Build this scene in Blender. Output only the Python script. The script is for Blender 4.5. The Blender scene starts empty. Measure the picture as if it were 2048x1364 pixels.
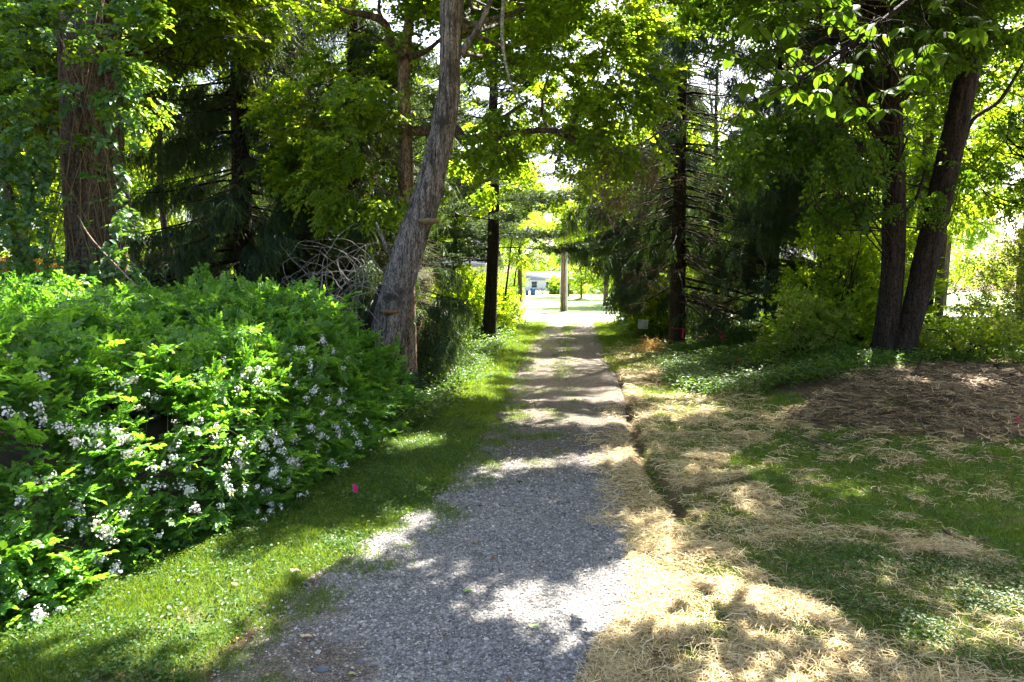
import bpy, math, random
import numpy as np

# ------------------------------------------------------------------ camera, sky, sun
S = bpy.context.scene
COL = S.collection
TH = math.radians(5.1)
CAMH = 3.0
FPX = 1365.0
cam_d = bpy.data.cameras.new("camera"); cam = bpy.data.objects.new("camera", cam_d); COL.objects.link(cam)
cam.location = (0, 0, CAMH); cam.rotation_euler = (math.radians(90) - TH, 0, 0)
cam_d.sensor_width = 36; cam_d.lens = 36 * FPX / 2048; cam_d.clip_end = 3000; cam_d.clip_start = 0.05
S.camera = cam

SUN_EL = math.radians(53); SUN_AZ = math.radians(32)      # azimuth measured from +Y towards +X
world = bpy.data.worlds.new("World"); S.world = world; world.use_nodes = True
wn = world.node_tree; wn.nodes.clear()
sky = wn.nodes.new('ShaderNodeTexSky'); sky.sky_type = 'NISHITA'; sky.sun_disc = False
sky.sun_elevation = SUN_EL; sky.sun_rotation = SUN_AZ; sky.dust_density = 4.5; sky.air_density = .8; sky.ozone_density = 1.0
bg = wn.nodes.new('ShaderNodeBackground'); bg.inputs[1].default_value = 0.092
wo = wn.nodes.new('ShaderNodeOutputWorld')
wn.links.new(sky.outputs[0], bg.inputs[0]); wn.links.new(bg.outputs[0], wo.inputs[0])
SD = np.array([math.sin(SUN_AZ) * math.cos(SUN_EL), math.cos(SUN_AZ) * math.cos(SUN_EL), math.sin(SUN_EL)])
sl = bpy.data.lights.new("sun", 'SUN'); sl.energy = 5.0; sl.angle = math.radians(0.53); sl.color = (1.0, 0.95, 0.86)
sun = bpy.data.objects.new("sun", sl); COL.objects.link(sun)
import mathutils
sun.rotation_euler = mathutils.Vector(SD).to_track_quat('Z', 'Y').to_euler()
S.view_settings.view_transform = 'Standard'; S.view_settings.look = 'None'
S.view_settings.gamma = 1.0; S.view_settings.exposure = 2.85; S.view_settings.use_curve_mapping = False
cy = S.cycles
cy.max_bounces = 7; cy.diffuse_bounces = 4; cy.glossy_bounces = 2; cy.transmission_bounces = 4; cy.transparent_max_bounces = 4
cy.caustics_reflective = False; cy.caustics_refractive = False; cy.sample_clamp_indirect = 6.0
cy.use_adaptive_sampling = True; cy.adaptive_threshold = 0.02
try:
    cy.use_denoising = True; cy.denoiser = 'OPENIMAGEDENOISE'; cy.denoising_input_passes = 'RGB_ALBEDO_NORMAL'
except Exception: pass

R = np.random.default_rng(7)
sT, cT = math.sin(TH), math.cos(TH)

def P(px, py, d):                       # measured photo position -> world point at distance d along +Y
    a = (px - 1024) / FPX; b = (682 - py) / FPX
    y = cT + b * sT; z = -sT + b * cT
    return np.array([a * d / y, d, CAMH + z * d / y])

def G(px, py, z=0.0):                   # measured photo position -> point on the ground
    a = (px - 1024) / FPX; b = (682 - py) / FPX
    y = cT + b * sT; zz = -sT + b * cT
    t = (z - CAMH) / zz
    return np.array([a * t, y * t, z])

def PX(x, y, z=0.0):                    # world -> photo measure, for the ground maps
    dz = z - CAMH
    f = np.maximum(y * cT - dz * sT, 0.3)
    return 1024 + FPX * x / f, 682 - FPX * (y * sT + dz * cT) / f

# ------------------------------------------------------------------ noise
def vnoise(x, y, seed=0):
    x = np.asarray(x, float); y = np.asarray(y, float)
    xi = np.floor(x).astype(np.int64); yi = np.floor(y).astype(np.int64)
    fx = x - xi; fy = y - yi
    fx = fx * fx * (3 - 2 * fx); fy = fy * fy * (3 - 2 * fy)
    def h(a, b):
        n = (a * 374761393 + b * 668265263 + seed * 1442695041) & 0xffffffff
        n = ((n ^ (n >> 13)) * 1274126177) & 0xffffffff
        return ((n ^ (n >> 16)) & 0xffff) / 65535.0
    return (h(xi, yi) * (1 - fx) + h(xi + 1, yi) * fx) * (1 - fy) + (h(xi, yi + 1) * (1 - fx) + h(xi + 1, yi + 1) * fx) * fy

def fbm(x, y, seed=0, o=4):
    s = 0; a = .5; t = 0
    for i in range(o):
        s = s + a * vnoise(np.asarray(x) * 2 ** i, np.asarray(y) * 2 ** i, seed + i * 17); t += a; a *= .5
    return s / t

def sm(a, b, x):
    t = np.clip((x - a) / (b - a), 0, 1); return t * t * (3 - 2 * t)

def inpoly(px, py, poly):
    px = np.asarray(px, float); py = np.asarray(py, float)
    c = np.zeros(px.shape, bool); n = len(poly)
    for i in range(n):
        x0, y0 = poly[i]; x1, y1 = poly[(i + 1) % n]
        if y0 == y1: continue
        k = ((y0 > py) != (y1 > py)) & (px < (x1 - x0) * (py - y0) / (y1 - y0) + x0)
        c ^= k
    return c

def polydist(x, y, pts):
    best = np.full(np.shape(x), 1e9)
    for i in range(len(pts) - 1):
        ax, ay = pts[i][:2]; bx, by = pts[i + 1][:2]
        dx, dy = bx - ax, by - ay
        t = np.clip(((x - ax) * dx + (y - ay) * dy) / (dx * dx + dy * dy), 0, 1)
        best = np.minimum(best, np.hypot(x - ax - t * dx, y - ay - t * dy))
    return best

# ------------------------------------------------------------------ layout of the ground
EL = [(330, 1500), (400, 1364), (560, 1200), (720, 1085), (850, 1010), (945, 900), (1000, 800), (1040, 720), (1062, 680), (1082, 655), (1090, 643)]
ER = [(1120, 1500), (1185, 1364), (1285, 1200), (1275, 1080), (1262, 1000), (1256, 900), (1250, 800), (1225, 730), (1208, 690), (1196, 660), (1190, 643)]
WL = np.array([G(*p)[:2] for p in EL]); WR = np.array([G(*p)[:2] for p in ER])
def xl(y): return np.interp(y, WL[:, 1], WL[:, 0])
def xr(y): return np.interp(y, WR[:, 1], WR[:, 0])
RUT = [G(*p)[:2] for p in [(1225, 745), (1245, 800), (1270, 870), (1290, 930), (1325, 985), (1350, 1025), (1385, 1065)]]
BANK = [G(*p)[:2] for p in [(1330, 1010), (1410, 985), (1500, 968), (1580, 975)]]
STREET_Y0, STREET_Y1 = 49.5, 61.0

def Z(x, y, rut=True):
    x = np.asarray(x, float); y = np.asarray(y, float)
    m = sm(0, 1, (x - 3.0 - .12 * y) / 4.0) * sm(8, 14, y) * (1 - sm(30, 44, y)) * .68
    m = m + .10 * (fbm(x * .8, y * .8, 5) - .5) * sm(3, 6, x) * (1 - sm(40, 48, y))
    near = (1 - sm(38, 46, y)) * (1 - sm(-16, -12, -x) * 0)
    off = np.maximum(np.maximum(xl(y) - x, x - xr(y)), 0)
    b = (fbm(x * .5, y * .5, 2) - .5) * .18 * sm(0.1, 2.5, off) + (fbm(x * 2.1, y * 2.1, 3) - .5) * .05 * sm(0, .6, off) \
        + (fbm(x * 1.1, y * .6, 4) - .5) * .03
    z = m + b * near
    z = z + .05 * sm(0.1, .7, off) * near
    if rut:
        d = polydist(x, y, RUT)
        z = z - .11 * np.exp(-(d / .13) ** 2) + .045 * np.exp(-((d - .27) / .12) ** 2) * (x > xr(y))
        d = polydist(x, y, BANK)
        z = z - .07 * np.exp(-(d / .09) ** 2)
    return z

GRASSP = [(1450, 905), (1560, 870), (1700, 858), (1850, 878), (2100, 885), (2100, 1125), (1900, 1075), (1780, 1062), (1640, 1045), (1560, 1000), (1500, 965)]
GRASS2 = [(1262, 772), (1400, 738), (1560, 785), (1650, 815), (1600, 850), (1450, 840), (1350, 812)]
WEEDS = [(1430, 1085), (1600, 1095), (1750, 1100), (2100, 1150), (2100, 1400), (1960, 1345), (1800, 1270), (1640, 1225), (1530, 1165)]
MOUND = [(1560, 845), (1700, 760), (1800, 733), (2150, 722), (2150, 885), (1850, 872), (1700, 856)]
ORANGE = [(1215, 700), (1330, 680), (1345, 705), (1300, 760), (1250, 775)]

def masks(x, y):
    """grass, straw, gravel, bare-soil weights on the ground"""
    x = np.asarray(x, float); y = np.asarray(y, float)
    z = Z(x, y, False)
    px, py = PX(x, y, z)
    jx = px + (fbm(x * 2.3, y * 2.3, 31) - .5) * 90; jy = py + (fbm(x * 2.3, y * 2.3, 47) - .5) * 45
    front = y > .5
    off_r = x - xr(y); off_l = xl(y) - x
    n1 = fbm(x * 1.1, y * 1.1, 11); n2 = fbm(x * 3.5, y * 3.5, 12)
    gp = inpoly(jx, jy, GRASSP) & front; g2 = inpoly(jx, jy, GRASS2) & front
    wd = inpoly(jx, jy, WEEDS) & front; md = inpoly(jx, jy, MOUND) & front
    og = inpoly(jx, jy, ORANGE) & front
    straw = np.where(off_r > -.05, .95, 0.) * (y < 17.5 + 3 * n1) * (off_r < 3.2 + 3 * (py > 1050) + .5 * n1)
    straw = np.where((y < 9.5), np.where(off_r > -.1, .95, straw), straw)
    spill = np.clip(1 - (-off_r) / (.12 + 1.1 * n1 * sm(7, 9.5, y) + .15 * n1), 0, 1) * (off_r < 0) * (y < 16) * (.35 + .8 * n2)
    straw = np.maximum(straw, spill)
    straw = np.where((n2 > .61) & (off_r > .5), straw * .25, straw); n3 = fbm(x * .9 + 7, y * .9, 14); straw = np.where((n3 > .58) & (off_r > .4), straw * .4, straw)
    straw = np.where(g2, straw * np.where(n2 > .5, .55, .1), straw)
    straw = np.where(gp, np.where(n2 > .6, .35, .04), straw)
    straw = np.where(wd, np.where(n2 > .5, .22, .07), straw)
    straw = np.where(md, .25 + .6 * (n2 > .45), straw)
    straw = np.where(og, .8, straw)
    rd_ = np.minimum(polydist(x, y, RUT), polydist(x, y, BANK) + .03); straw = np.where(rd_ < .15, straw * .12, straw)
    grass = np.where(off_l > -.15, .95, 0.) * (x > -4.6)
    grass = np.where((off_l > -.15) & (y < 7) & (off_l < .9), grass * np.where(n1 > .5, .75, .3), grass)
    grass = np.where(gp, .95 - .5 * (n2 > .6), grass); grass = np.where(g2, .8 - .4 * (n2 > .55), grass); grass = np.where(wd, .35 + .4 * (n2 > .55), grass)
    grass = np.where((off_r > 0) & (straw > .5), np.where(n2 > .52, .22, .05), grass); grass = np.where((off_r > .3) & (straw <= .5) & (straw > .05) & ~md & ~gp & (y < 22), .5, grass)
    grass = np.where((off_r > -.1) & (y > 22) & (y < 48) & (off_r < 2.2), .9, grass)
    grass = np.where(md, .03, grass)
    cen = np.exp(-((x - (xl(y) + xr(y)) / 2) / .28) ** 2) * sm(9, 12, y) * (n2 > .52) * .32
    road = (off_l < 0) & (off_r < 0)
    grass = np.where(road, np.maximum(cen, np.clip(1 - (-off_l) / (.5 + .9 * n1), 0, 1) * (n2 > .5) * .6), grass)
    grav = road * 1.0
    return grass, straw, grav, wd | md

# sunlit patches seen on the ground (centre, half sizes in the photo's measure of the ground)
LIT = [(1430, 1290, 185, 62), (1330, 1170, 60, 26), (1300, 1095, 75, 17), (1330, 1045, 100, 17), (1600, 1345, 270, 36), (1850, 1335, 130, 28),
       (1700, 1290, 80, 18), (1060, 1205, 145, 38), (1050, 1262, 130, 38), (1150, 1230, 70, 22), (1310, 1225, 50, 30), (1120, 1330, 90, 12),
       (860, 1165, 62, 20), (905, 1140, 55, 11), (845, 1047, 60, 14), (790, 1078, 55, 14), (1020, 935, 75, 14), (1010, 961, 60, 7),
       (1160, 925, 90, 8), (1265, 908, 55, 9), (1230, 935, 40, 8), (700, 1088, 62, 20), (825, 888, 48, 10), (770, 900, 40, 14), (300, 1230, 225, 70), (180, 1290, 260, 60), (430, 1180, 90, 30),
       (150, 1290, 160, 45), (560, 1130, 52, 12), (700, 1120, 45, 9), (250, 1310, 70, 30), (1580, 862, 60, 11), (1400, 830, 70, 11), (1300, 790, 60, 9),
       (1640, 925, 55, 10), (1560, 955, 60, 9), (1640, 985, 50, 9), (1500, 1055, 110, 12), (1440, 925, 60, 12), (1380, 960, 60, 9), (1800, 1005, 70, 12),
       (1690, 1020, 50, 9), (1780, 1170, 60, 20), (1950, 1205, 90, 18), (1980, 752, 80, 10), (1920, 1250, 50, 14), (1840, 850, 40, 8), (1920, 850, 40, 12),
       (1750, 800, 50, 8), (1130, 748, 75, 4), (1110, 778, 80, 4), (1080, 832, 40, 7), (1200, 845, 60, 6), (1110, 700, 60, 4), (1150, 668, 60, 6),
       (1120, 722, 50, 3), (1180, 800, 70, 4), (1240, 760, 40, 6), (1290, 735, 50, 7), (1260, 720, 35, 5), (1330, 705, 40, 5), (1350, 800, 50, 6),
       (1480, 790, 45, 6), (1550, 1225, 50, 14), (1460, 1190, 60, 14), (1420, 1140, 50, 10), (1450, 1225, 50, 14), (600, 1300, 60, 14), (720, 790, 20, 40),
       (930, 790, 55, 16), (905, 765, 40, 6)]
LITA = np.array(LIT, float)
# clearings in the canopy above the sunlit shrubs (place, height, size)
SUNNY = [(10.6, 21.6, 3.0, 1.9), (10.8, 21.6, 1.2, 1.6), (13.2, 19.4, .8, 1.7), (13.6, 24, 2.4, 2.2), (17.6, 22.5, 3.0, 2.8), (17.2, 21, 1.2, 2.2), (15.2, 32, 3, 3), (-11, 24, 3.2, 2.2), (-13, 18.5, 2.4, 1.6), (9.5, 36, 2.5, 2.6), (0, 40, 1.5, 2), (-2.6, 37, 1.5, 2.2), (8.2, 30.5, 12.0, 3.0), (-6.2, 18.2, 8.0, 1.3), (8.5, 25.5, 3.5, .9)]
def lit_at(x, y, mg=.30):
    px, py = PX(x, y, 0.0); dd_ = np.maximum(y, 2.5); mg = np.where((x < -1.6) & (y < 8), .62, mg); mx_ = mg * FPX / dd_; my_ = mg * FPX * CAMH / dd_ ** 2
    px = px + (fbm(x * 1.7, y * 1.7, 71) - .5) * 50; py = py + (fbm(x * 2.0, y * 2.0, 72) - .5) * 24
    r = np.zeros(np.shape(x), bool)
    for cx_, cy_, rx, ry in LITA:
        r |= ((px - cx_) / (rx + mx_)) ** 2 + ((py - cy_) / (ry + my_)) ** 2 < 1
    g = fbm(x * 1.3, y * .9, 88)
    gen = (g > .64 + .07 * (y > 12) * (x > -3))
    gen &= ~(inpoly(px, py + 30, MOUND) & (g < .70)) & ~inpoly(px, py, GRASSP)
    gen |= (x > -10) & (x < -3.4) & (y > 4.5) & (y < 12.5) & (fbm(x * 1.0, y * 1.0, 99) > .44)
    gen |= (x > .8) & (x < 8) & (y > 2) & (y < 9) & (g > .54) & ~inpoly(px, py, GRASSP) & ~inpoly(px, py, WEEDS)
    for wx, wy, wz, wr in SUNNY:
        gen |= (x - wx + SD[0] / SD[2] * wz) ** 2 + (y - wy + SD[1] / SD[2] * wz) ** 2 < wr ** 2
    return r | gen
def cull(pos, keep_low=0.0):
    """True where foliage stays: gaps in the canopy let the sun reach the lit patches of the ground"""
    k = pos[:, 2] / SD[2]
    gx = pos[:, 0] - SD[0] * k; gy = pos[:, 1] - SD[1] * k
    lit = lit_at(gx, gy) & (gy < 52) & (gy > -2) & (gx > -14) & (gx < 16)
    return ~lit
def corridor(pos, extra=0.0):
    """True where foliage would hang into the cleared drive"""
    x, y, z = pos[:, 0], pos[:, 1], pos[:, 2]
    c = (xl(y) + xr(y)) / 2; h = (xr(y) - xl(y)) / 2 + .75 + extra
    zt = 3.15 + .012 * y + .5 * (1 - ((x - c) / h) ** 2)
    return (np.abs(x - c) < h) & (z < zt) & (y > 3)

# ------------------------------------------------------------------ materials
def newmat(name):
    m = bpy.data.materials.new(name); m.use_nodes = True; m.node_tree.nodes.clear()
    return m, m.node_tree
def N(nt, t, **kw):
    n = nt.nodes.new(t)
    for k, v in kw.items():
        if k.startswith('i_'): n.inputs[k[2:].replace('_', ' ')].default_value = v
        else: setattr(n, k, v)
    return n
def ramp(nt, fac, stops):
    r = nt.nodes.new('ShaderNodeValToRGB'); e = r.color_ramp.elements
    while len(e) < len(stops): e.new(.5)
    for i, (p, c) in enumerate(stops): e[i].position = p; e[i].color = (*c, 1)
    nt.links.new(fac, r.inputs[0]); return r.outputs[0]

def leafmat(name, cols, trans=None, tw=.42, rough=.45, spec=.35, gain=2.3):
    """cols: colour ramp over a per-leaf random value"""
    m, nt = newmat(name); L = nt.links
    at = N(nt, 'ShaderNodeAttribute', attribute_name='v')
    oi = N(nt, 'ShaderNodeObjectInfo')
    a = N(nt, 'ShaderNodeMath', operation='MULTIPLY_ADD'); L.new(oi.outputs['Random'], a.inputs[0]); a.inputs[1].default_value = .45
    b = N(nt, 'ShaderNodeMath', operation='MULTIPLY'); L.new(at.outputs['Fac'], b.inputs[0]); b.inputs[1].default_value = .55
    L.new(b.outputs[0], a.inputs[2])
    n = len(cols); c = ramp(nt, a.outputs[0], [(i / (n - 1) if n > 1 else 0, k) for i, k in enumerate(cols)])
    p = N(nt, 'ShaderNodeBsdfPrincipled'); p.inputs['Roughness'].default_value = rough
    p.inputs['Specular IOR Level'].default_value = spec
    L.new(c, p.inputs['Base Color'])
    tr = N(nt, 'ShaderNodeBsdfTranslucent')
    mx = N(nt, 'ShaderNodeMix', data_type='RGBA', blend_type='MULTIPLY'); mx.inputs[0].default_value = 1
    L.new(c, mx.inputs[6]); t = trans or (1.5 * gain, 1.25 * gain, .35 * gain); mx.inputs[7].default_value = (*t, 1)
    L.new(mx.outputs[2], tr.inputs[0])
    ms = N(nt, 'ShaderNodeMixShader'); ms.inputs[0].default_value = tw
    L.new(p.outputs[0], ms.inputs[1]); L.new(tr.outputs[0], ms.inputs[2])
    o = N(nt, 'ShaderNodeOutputMaterial'); L.new(ms.outputs[0], o.inputs[0]); return m

def barkmat(name, dark, light, zs=.12, scale=9, bump=.6, third=None):
    m, nt = newmat(name); L = nt.links
    tc = N(nt, 'ShaderNodeTexCoord'); mp = N(nt, 'ShaderNodeMapping'); mp.inputs['Scale'].default_value = (1, 1, zs)
    L.new(tc.outputs['Object'], mp.inputs[0])
    n1 = N(nt, 'ShaderNodeTexNoise'); n1.inputs['Scale'].default_value = scale; n1.inputs['Detail'].default_value = 8; n1.inputs['Roughness'].default_value = .65
    L.new(mp.outputs[0], n1.inputs['Vector'])
    c = ramp(nt, n1.outputs[0], [(.35, dark), (.62, light)])
    n2 = N(nt, 'ShaderNodeTexNoise'); n2.inputs['Scale'].default_value = 2.2; n2.inputs['Detail'].default_value = 6
    L.new(tc.outputs['Object'], n2.inputs['Vector'])
    n4 = N(nt, 'ShaderNodeTexNoise'); n4.inputs['Scale'].default_value = scale * 3.1; n4.inputs['Detail'].default_value = 6; n4.inputs['Distortion'].default_value = .6
    mp4 = N(nt, 'ShaderNodeMapping'); mp4.inputs['Scale'].default_value = (1, 1, min(1, zs * 3)); L.new(tc.outputs['Object'], mp4.inputs[0]); L.new(mp4.outputs[0], n4.inputs['Vector'])
    k4 = ramp(nt, n4.outputs[0], [(.38, (.35, .33, .31)), (.62, (1.25, 1.22, 1.2))])  # finer bark grain; its dark end also paints shade into the furrows
    m4 = N(nt, 'ShaderNodeMix', data_type='RGBA', blend_type='MULTIPLY'); m4.inputs[0].default_value = 1; L.new(c, m4.inputs[6]); L.new(k4, m4.inputs[7]); c = m4.outputs[2]
    if third:
        f = N(nt, 'ShaderNodeMapRange'); f.inputs[1].default_value = .55; f.inputs[2].default_value = .68; L.new(n2.outputs[0], f.inputs[0])
        mx = N(nt, 'ShaderNodeMix', data_type='RGBA'); L.new(f.outputs[0], mx.inputs[0]); L.new(c, mx.inputs[6]); mx.inputs[7].default_value = (*third, 1)
        c = mx.outputs[2]
    p = N(nt, 'ShaderNodeBsdfPrincipled'); p.inputs['Roughness'].default_value = .9; p.inputs['Specular IOR Level'].default_value = .15
    L.new(c, p.inputs['Base Color'])
    bp = N(nt, 'ShaderNodeBump'); bp.inputs['Strength'].default_value = bump; bp.inputs['Distance'].default_value = .03
    ad = N(nt, 'ShaderNodeMath', operation='ADD'); L.new(n1.outputs[0], ad.inputs[0]); L.new(n4.outputs[0], ad.inputs[1]); L.new(ad.outputs[0], bp.inputs['Height']); L.new(bp.outputs[0], p.inputs['Normal'])
    o = N(nt, 'ShaderNodeOutputMaterial'); L.new(p.outputs[0], o.inputs[0]); return m

def plain(name, col, rough=.8, spec=.3, noise=0.0, scale=8.0, metal=0, bump=0, trans=0):
    m, nt = newmat(name); L = nt.links
    p = N(nt, 'ShaderNodeBsdfPrincipled'); p.inputs['Roughness'].default_value = rough; p.inputs['Specular IOR Level'].default_value = spec
    p.inputs['Metallic'].default_value = metal; p.inputs['Base Color'].default_value = (*col, 1)
    if noise:
        tc = N(nt, 'ShaderNodeTexCoord'); n1 = N(nt, 'ShaderNodeTexNoise'); n1.inputs['Scale'].default_value = scale; n1.inputs['Detail'].default_value = 6
        L.new(tc.outputs['Object'], n1.inputs['Vector'])
        c = ramp(nt, n1.outputs[0], [(.3, tuple(v * (1 - noise) for v in col)), (.7, tuple(min(1, v * (1 + noise)) for v in col))])
        L.new(c, p.inputs['Base Color'])
        if bump:
            bp = N(nt, 'ShaderNodeBump'); bp.inputs['Strength'].default_value = bump; bp.inputs['Distance'].default_value = .02
            L.new(n1.outputs[0], bp.inputs['Height']); L.new(bp.outputs[0], p.inputs['Normal'])
    o = N(nt, 'ShaderNodeOutputMaterial')
    if trans:
        t = N(nt, 'ShaderNodeBsdfTranslucent'); t.inputs[0].default_value = (*col, 1); ms = N(nt, 'ShaderNodeMixShader'); ms.inputs[0].default_value = trans
        L.new(p.outputs[0], ms.inputs[1]); L.new(t.outputs[0], ms.inputs[2]); L.new(ms.outputs[0], o.inputs[0])
    else: L.new(p.outputs[0], o.inputs[0])
    return m

MAT = {}
MAT['leaf_mid'] = leafmat('leaf_mid', [(.045, .10, .012), (.075, .15, .015), (.12, .20, .02)], tw=.52)
MAT['leaf_dark'] = leafmat('leaf_dark', [(.024, .06, .010), (.042, .095, .012), (.075, .14, .016)], tw=.45, rough=.6, spec=.2)
MAT['leaf_bright'] = leafmat('leaf_bright', [(.075, .14, .012), (.11, .19, .018), (.17, .24, .03)], tw=.58)
MAT['leaf_pale'] = leafmat('leaf_pale', [(.08, .12, .03), (.12, .17, .05), (.17, .2, .08)], tw=.45)
MAT['leaf_rose'] = leafmat('leaf_rose', [(.05, .13, .022), (.085, .19, .03), (.16, .28, .05)], trans=(2.9, 3.0, .8), tw=.42, spec=.45)
MAT['leaf_vine'] = leafmat('leaf_vine', [(.035, .10, .03), (.055, .13, .04), (.10, .18, .05)], tw=.35, spec=.5)
MAT['leaf_orange'] = leafmat('leaf_orange', [(.20, .07, .02), (.35, .12, .04), (.42, .2, .08)], trans=(1.6, 1.2, .8), tw=.45)
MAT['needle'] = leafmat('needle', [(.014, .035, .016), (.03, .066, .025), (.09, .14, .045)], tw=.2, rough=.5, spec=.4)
MAT['needle_pine'] = leafmat('needle_pine', [(.025, .055, .027), (.04, .08, .035), (.07, .12, .04)], tw=.2)
MAT['twig_dead'] = plain('twig_dead', (.17, .115, .07), noise=.3)
MAT['twig_grey'] = plain('twig_grey', (.22, .20, .19), noise=.25)
MAT['grass'] = leafmat('grass', [(.032, .075, .010), (.075, .14, .014), (.16, .20, .04)], tw=.35, spec=.3)
MAT['clover'] = leafmat('clover', [(.026, .07, .014), (.045, .105, .018), (.085, .15, .03)], tw=.35)
MAT['bark_red'] = barkmat('bark_red', (.04, .029, .022), (.165, .135, .11), zs=.14, scale=14, bump=.8)
MAT['bark_dark'] = barkmat('bark_dark', (.014, .011, .008), (.052, .039, .029), zs=.12, scale=12, bump=.8)
MAT['bark_grey'] = barkmat('bark_grey', (.07, .06, .05), (.30, .275, .25), zs=.10, scale=11, bump=.7, third=(.36, .40, .33))
MAT['bark_silver'] = barkmat('bark_silver', (.035, .03, .026), (.33, .30, .275), zs=.10, scale=17, bump=.9, third=(.05, .045, .038))
MAT['bark_plain'] = barkmat('bark_plain', (.05, .04, .03), (.16, .125, .095), zs=.15, scale=9, bump=.5)
MAT['bark_tan'] = barkmat('bark_tan', (.12, .08, .05), (.32, .24, .17), zs=.15, scale=9, bump=.5)
MAT['petal'] = plain('petal', (.82, .80, .78), rough=.6, trans=.25)
MAT['petal_old'] = plain('petal_old', (.72, .66, .52), rough=.7, trans=.2)
MAT['stem_green'] = plain('stem_green', (.10, .15, .04), noise=.2)

# ground
m, nt = newmat('ground_mat'); L = nt.links
tc = N(nt, 'ShaderNodeTexCoord')
def noise(sc, det=6, src=None):
    n = N(nt, 'ShaderNodeTexNoise'); n.inputs['Scale'].default_value = sc; n.inputs['Detail'].default_value = det; n.inputs['Roughness'].default_value = .6
    L.new(tc.outputs['Object'], n.inputs['Vector']); return n.outputs[0]
def mixc(f, a, b):
    x = N(nt, 'ShaderNodeMix', data_type='RGBA')
    for s, k in ((f, 0), (a, 6), (b, 7)):
        if isinstance(s, (tuple, float, int)): x.inputs[k].default_value = (*s, 1) if isinstance(s, tuple) else s
        else: L.new(s, x.inputs[k])
    return x.outputs[2]
na, nb, nc = noise(1.3), noise(14, 8), noise(55, 6)
soil = ramp(nt, nb, [(.3, (.04, .027, .015)), (.7, (.115, .08, .046))])
litter = ramp(nt, nc, [(.4, (.05, .035, .02)), (.62, (.16, .11, .06))])
soil = mixc(na, soil, litter)
green = ramp(nt, nc, [(.35, (.03, .065, .012)), (.65, (.07, .14, .02))])
strawc = ramp(nt, nc, [(.35, (.09, .06, .03)), (.65, (.30, .22, .10))])
ga = N(nt, 'ShaderNodeAttribute', attribute_name='grass').outputs['Fac']; sa = N(nt, 'ShaderNodeAttribute', attribute_name='straw').outputs['Fac']
c = mixc(ga, soil, green); c = mixc(sa, c, strawc)
p = N(nt, 'ShaderNodeBsdfPrincipled'); p.inputs['Roughness'].default_value = .95; p.inputs['Specular IOR Level'].default_value = .15
L.new(c, p.inputs['Base Color']); bp = N(nt, 'ShaderNodeBump'); bp.inputs['Strength'].default_value = .7; bp.inputs['Distance'].default_value = .04
L.new(nc, bp.inputs['Height']); L.new(bp.outputs[0], p.inputs['Normal'])
L.new(p.outputs[0], N(nt, 'ShaderNodeOutputMaterial').inputs[0]); MAT['ground'] = m

# gravel drive
m, nt = newmat('drive_mat'); L = nt.links
tc = N(nt, 'ShaderNodeTexCoord')
vo = N(nt, 'ShaderNodeTexVoronoi'); vo.inputs['Scale'].default_value = 42; L.new(tc.outputs['Object'], vo.inputs['Vector'])
vo2 = N(nt, 'ShaderNodeTexVoronoi'); vo2.inputs['Scale'].default_value = 90; L.new(tc.outputs['Object'], vo2.inputs['Vector'])
sp = N(nt, 'ShaderNodeSeparateColor'); L.new(vo.outputs['Color'], sp.inputs[0])
st = ramp(nt, sp.outputs[0], [(0, (.11, .105, .10)), (.5, (.22, .212, .20)), (.85, (.34, .325, .30)), (1, (.5, .48, .44))])
sp2 = N(nt, 'ShaderNodeSeparateColor'); L.new(vo2.outputs['Color'], sp2.inputs[0])
dt = ramp(nt, sp2.outputs[0], [(0, (.065, .052, .04)), (.6, (.15, .125, .10)), (1, (.28, .245, .20))])
na, nb = noise(.9), noise(7, 8)
fr = N(nt, 'ShaderNodeAttribute', attribute_name='fresh').outputs['Fac']
c = mixc(fr, dt, st)
dk = ramp(nt, nb, [(.35, (.5, .5, .5)), (.7, (1.15, 1.12, 1.08))])
mm = N(nt, 'ShaderNodeMix', data_type='RGBA', blend_type='MULTIPLY'); mm.inputs[0].default_value = 1; L.new(c, mm.inputs[6]); L.new(dk, mm.inputs[7])
gr = N(nt, 'ShaderNodeAttribute', attribute_name='grass').outputs['Fac']
sa = N(nt, 'ShaderNodeAttribute', attribute_name='straw').outputs['Fac']
c = mixc(gr, mm.outputs[2], (.055, .10, .02)); 
c = mixc(sa, c, (.22, .17, .09))
p = N(nt, 'ShaderNodeBsdfPrincipled'); p.inputs['Roughness'].default_value = .9; p.inputs['Specular IOR Level'].default_value = .2
L.new(c, p.inputs['Base Color']); bp = N(nt, 'ShaderNodeBump'); bp.inputs['Strength'].default_value = 1; bp.inputs['Distance'].default_value = .012; bp.invert = True
L.new(vo.outputs['Distance'], bp.inputs['Height']); L.new(bp.outputs[0], p.inputs['Normal'])
L.new(p.outputs[0], N(nt, 'ShaderNodeOutputMaterial').inputs[0]); MAT['drive'] = m

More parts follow.
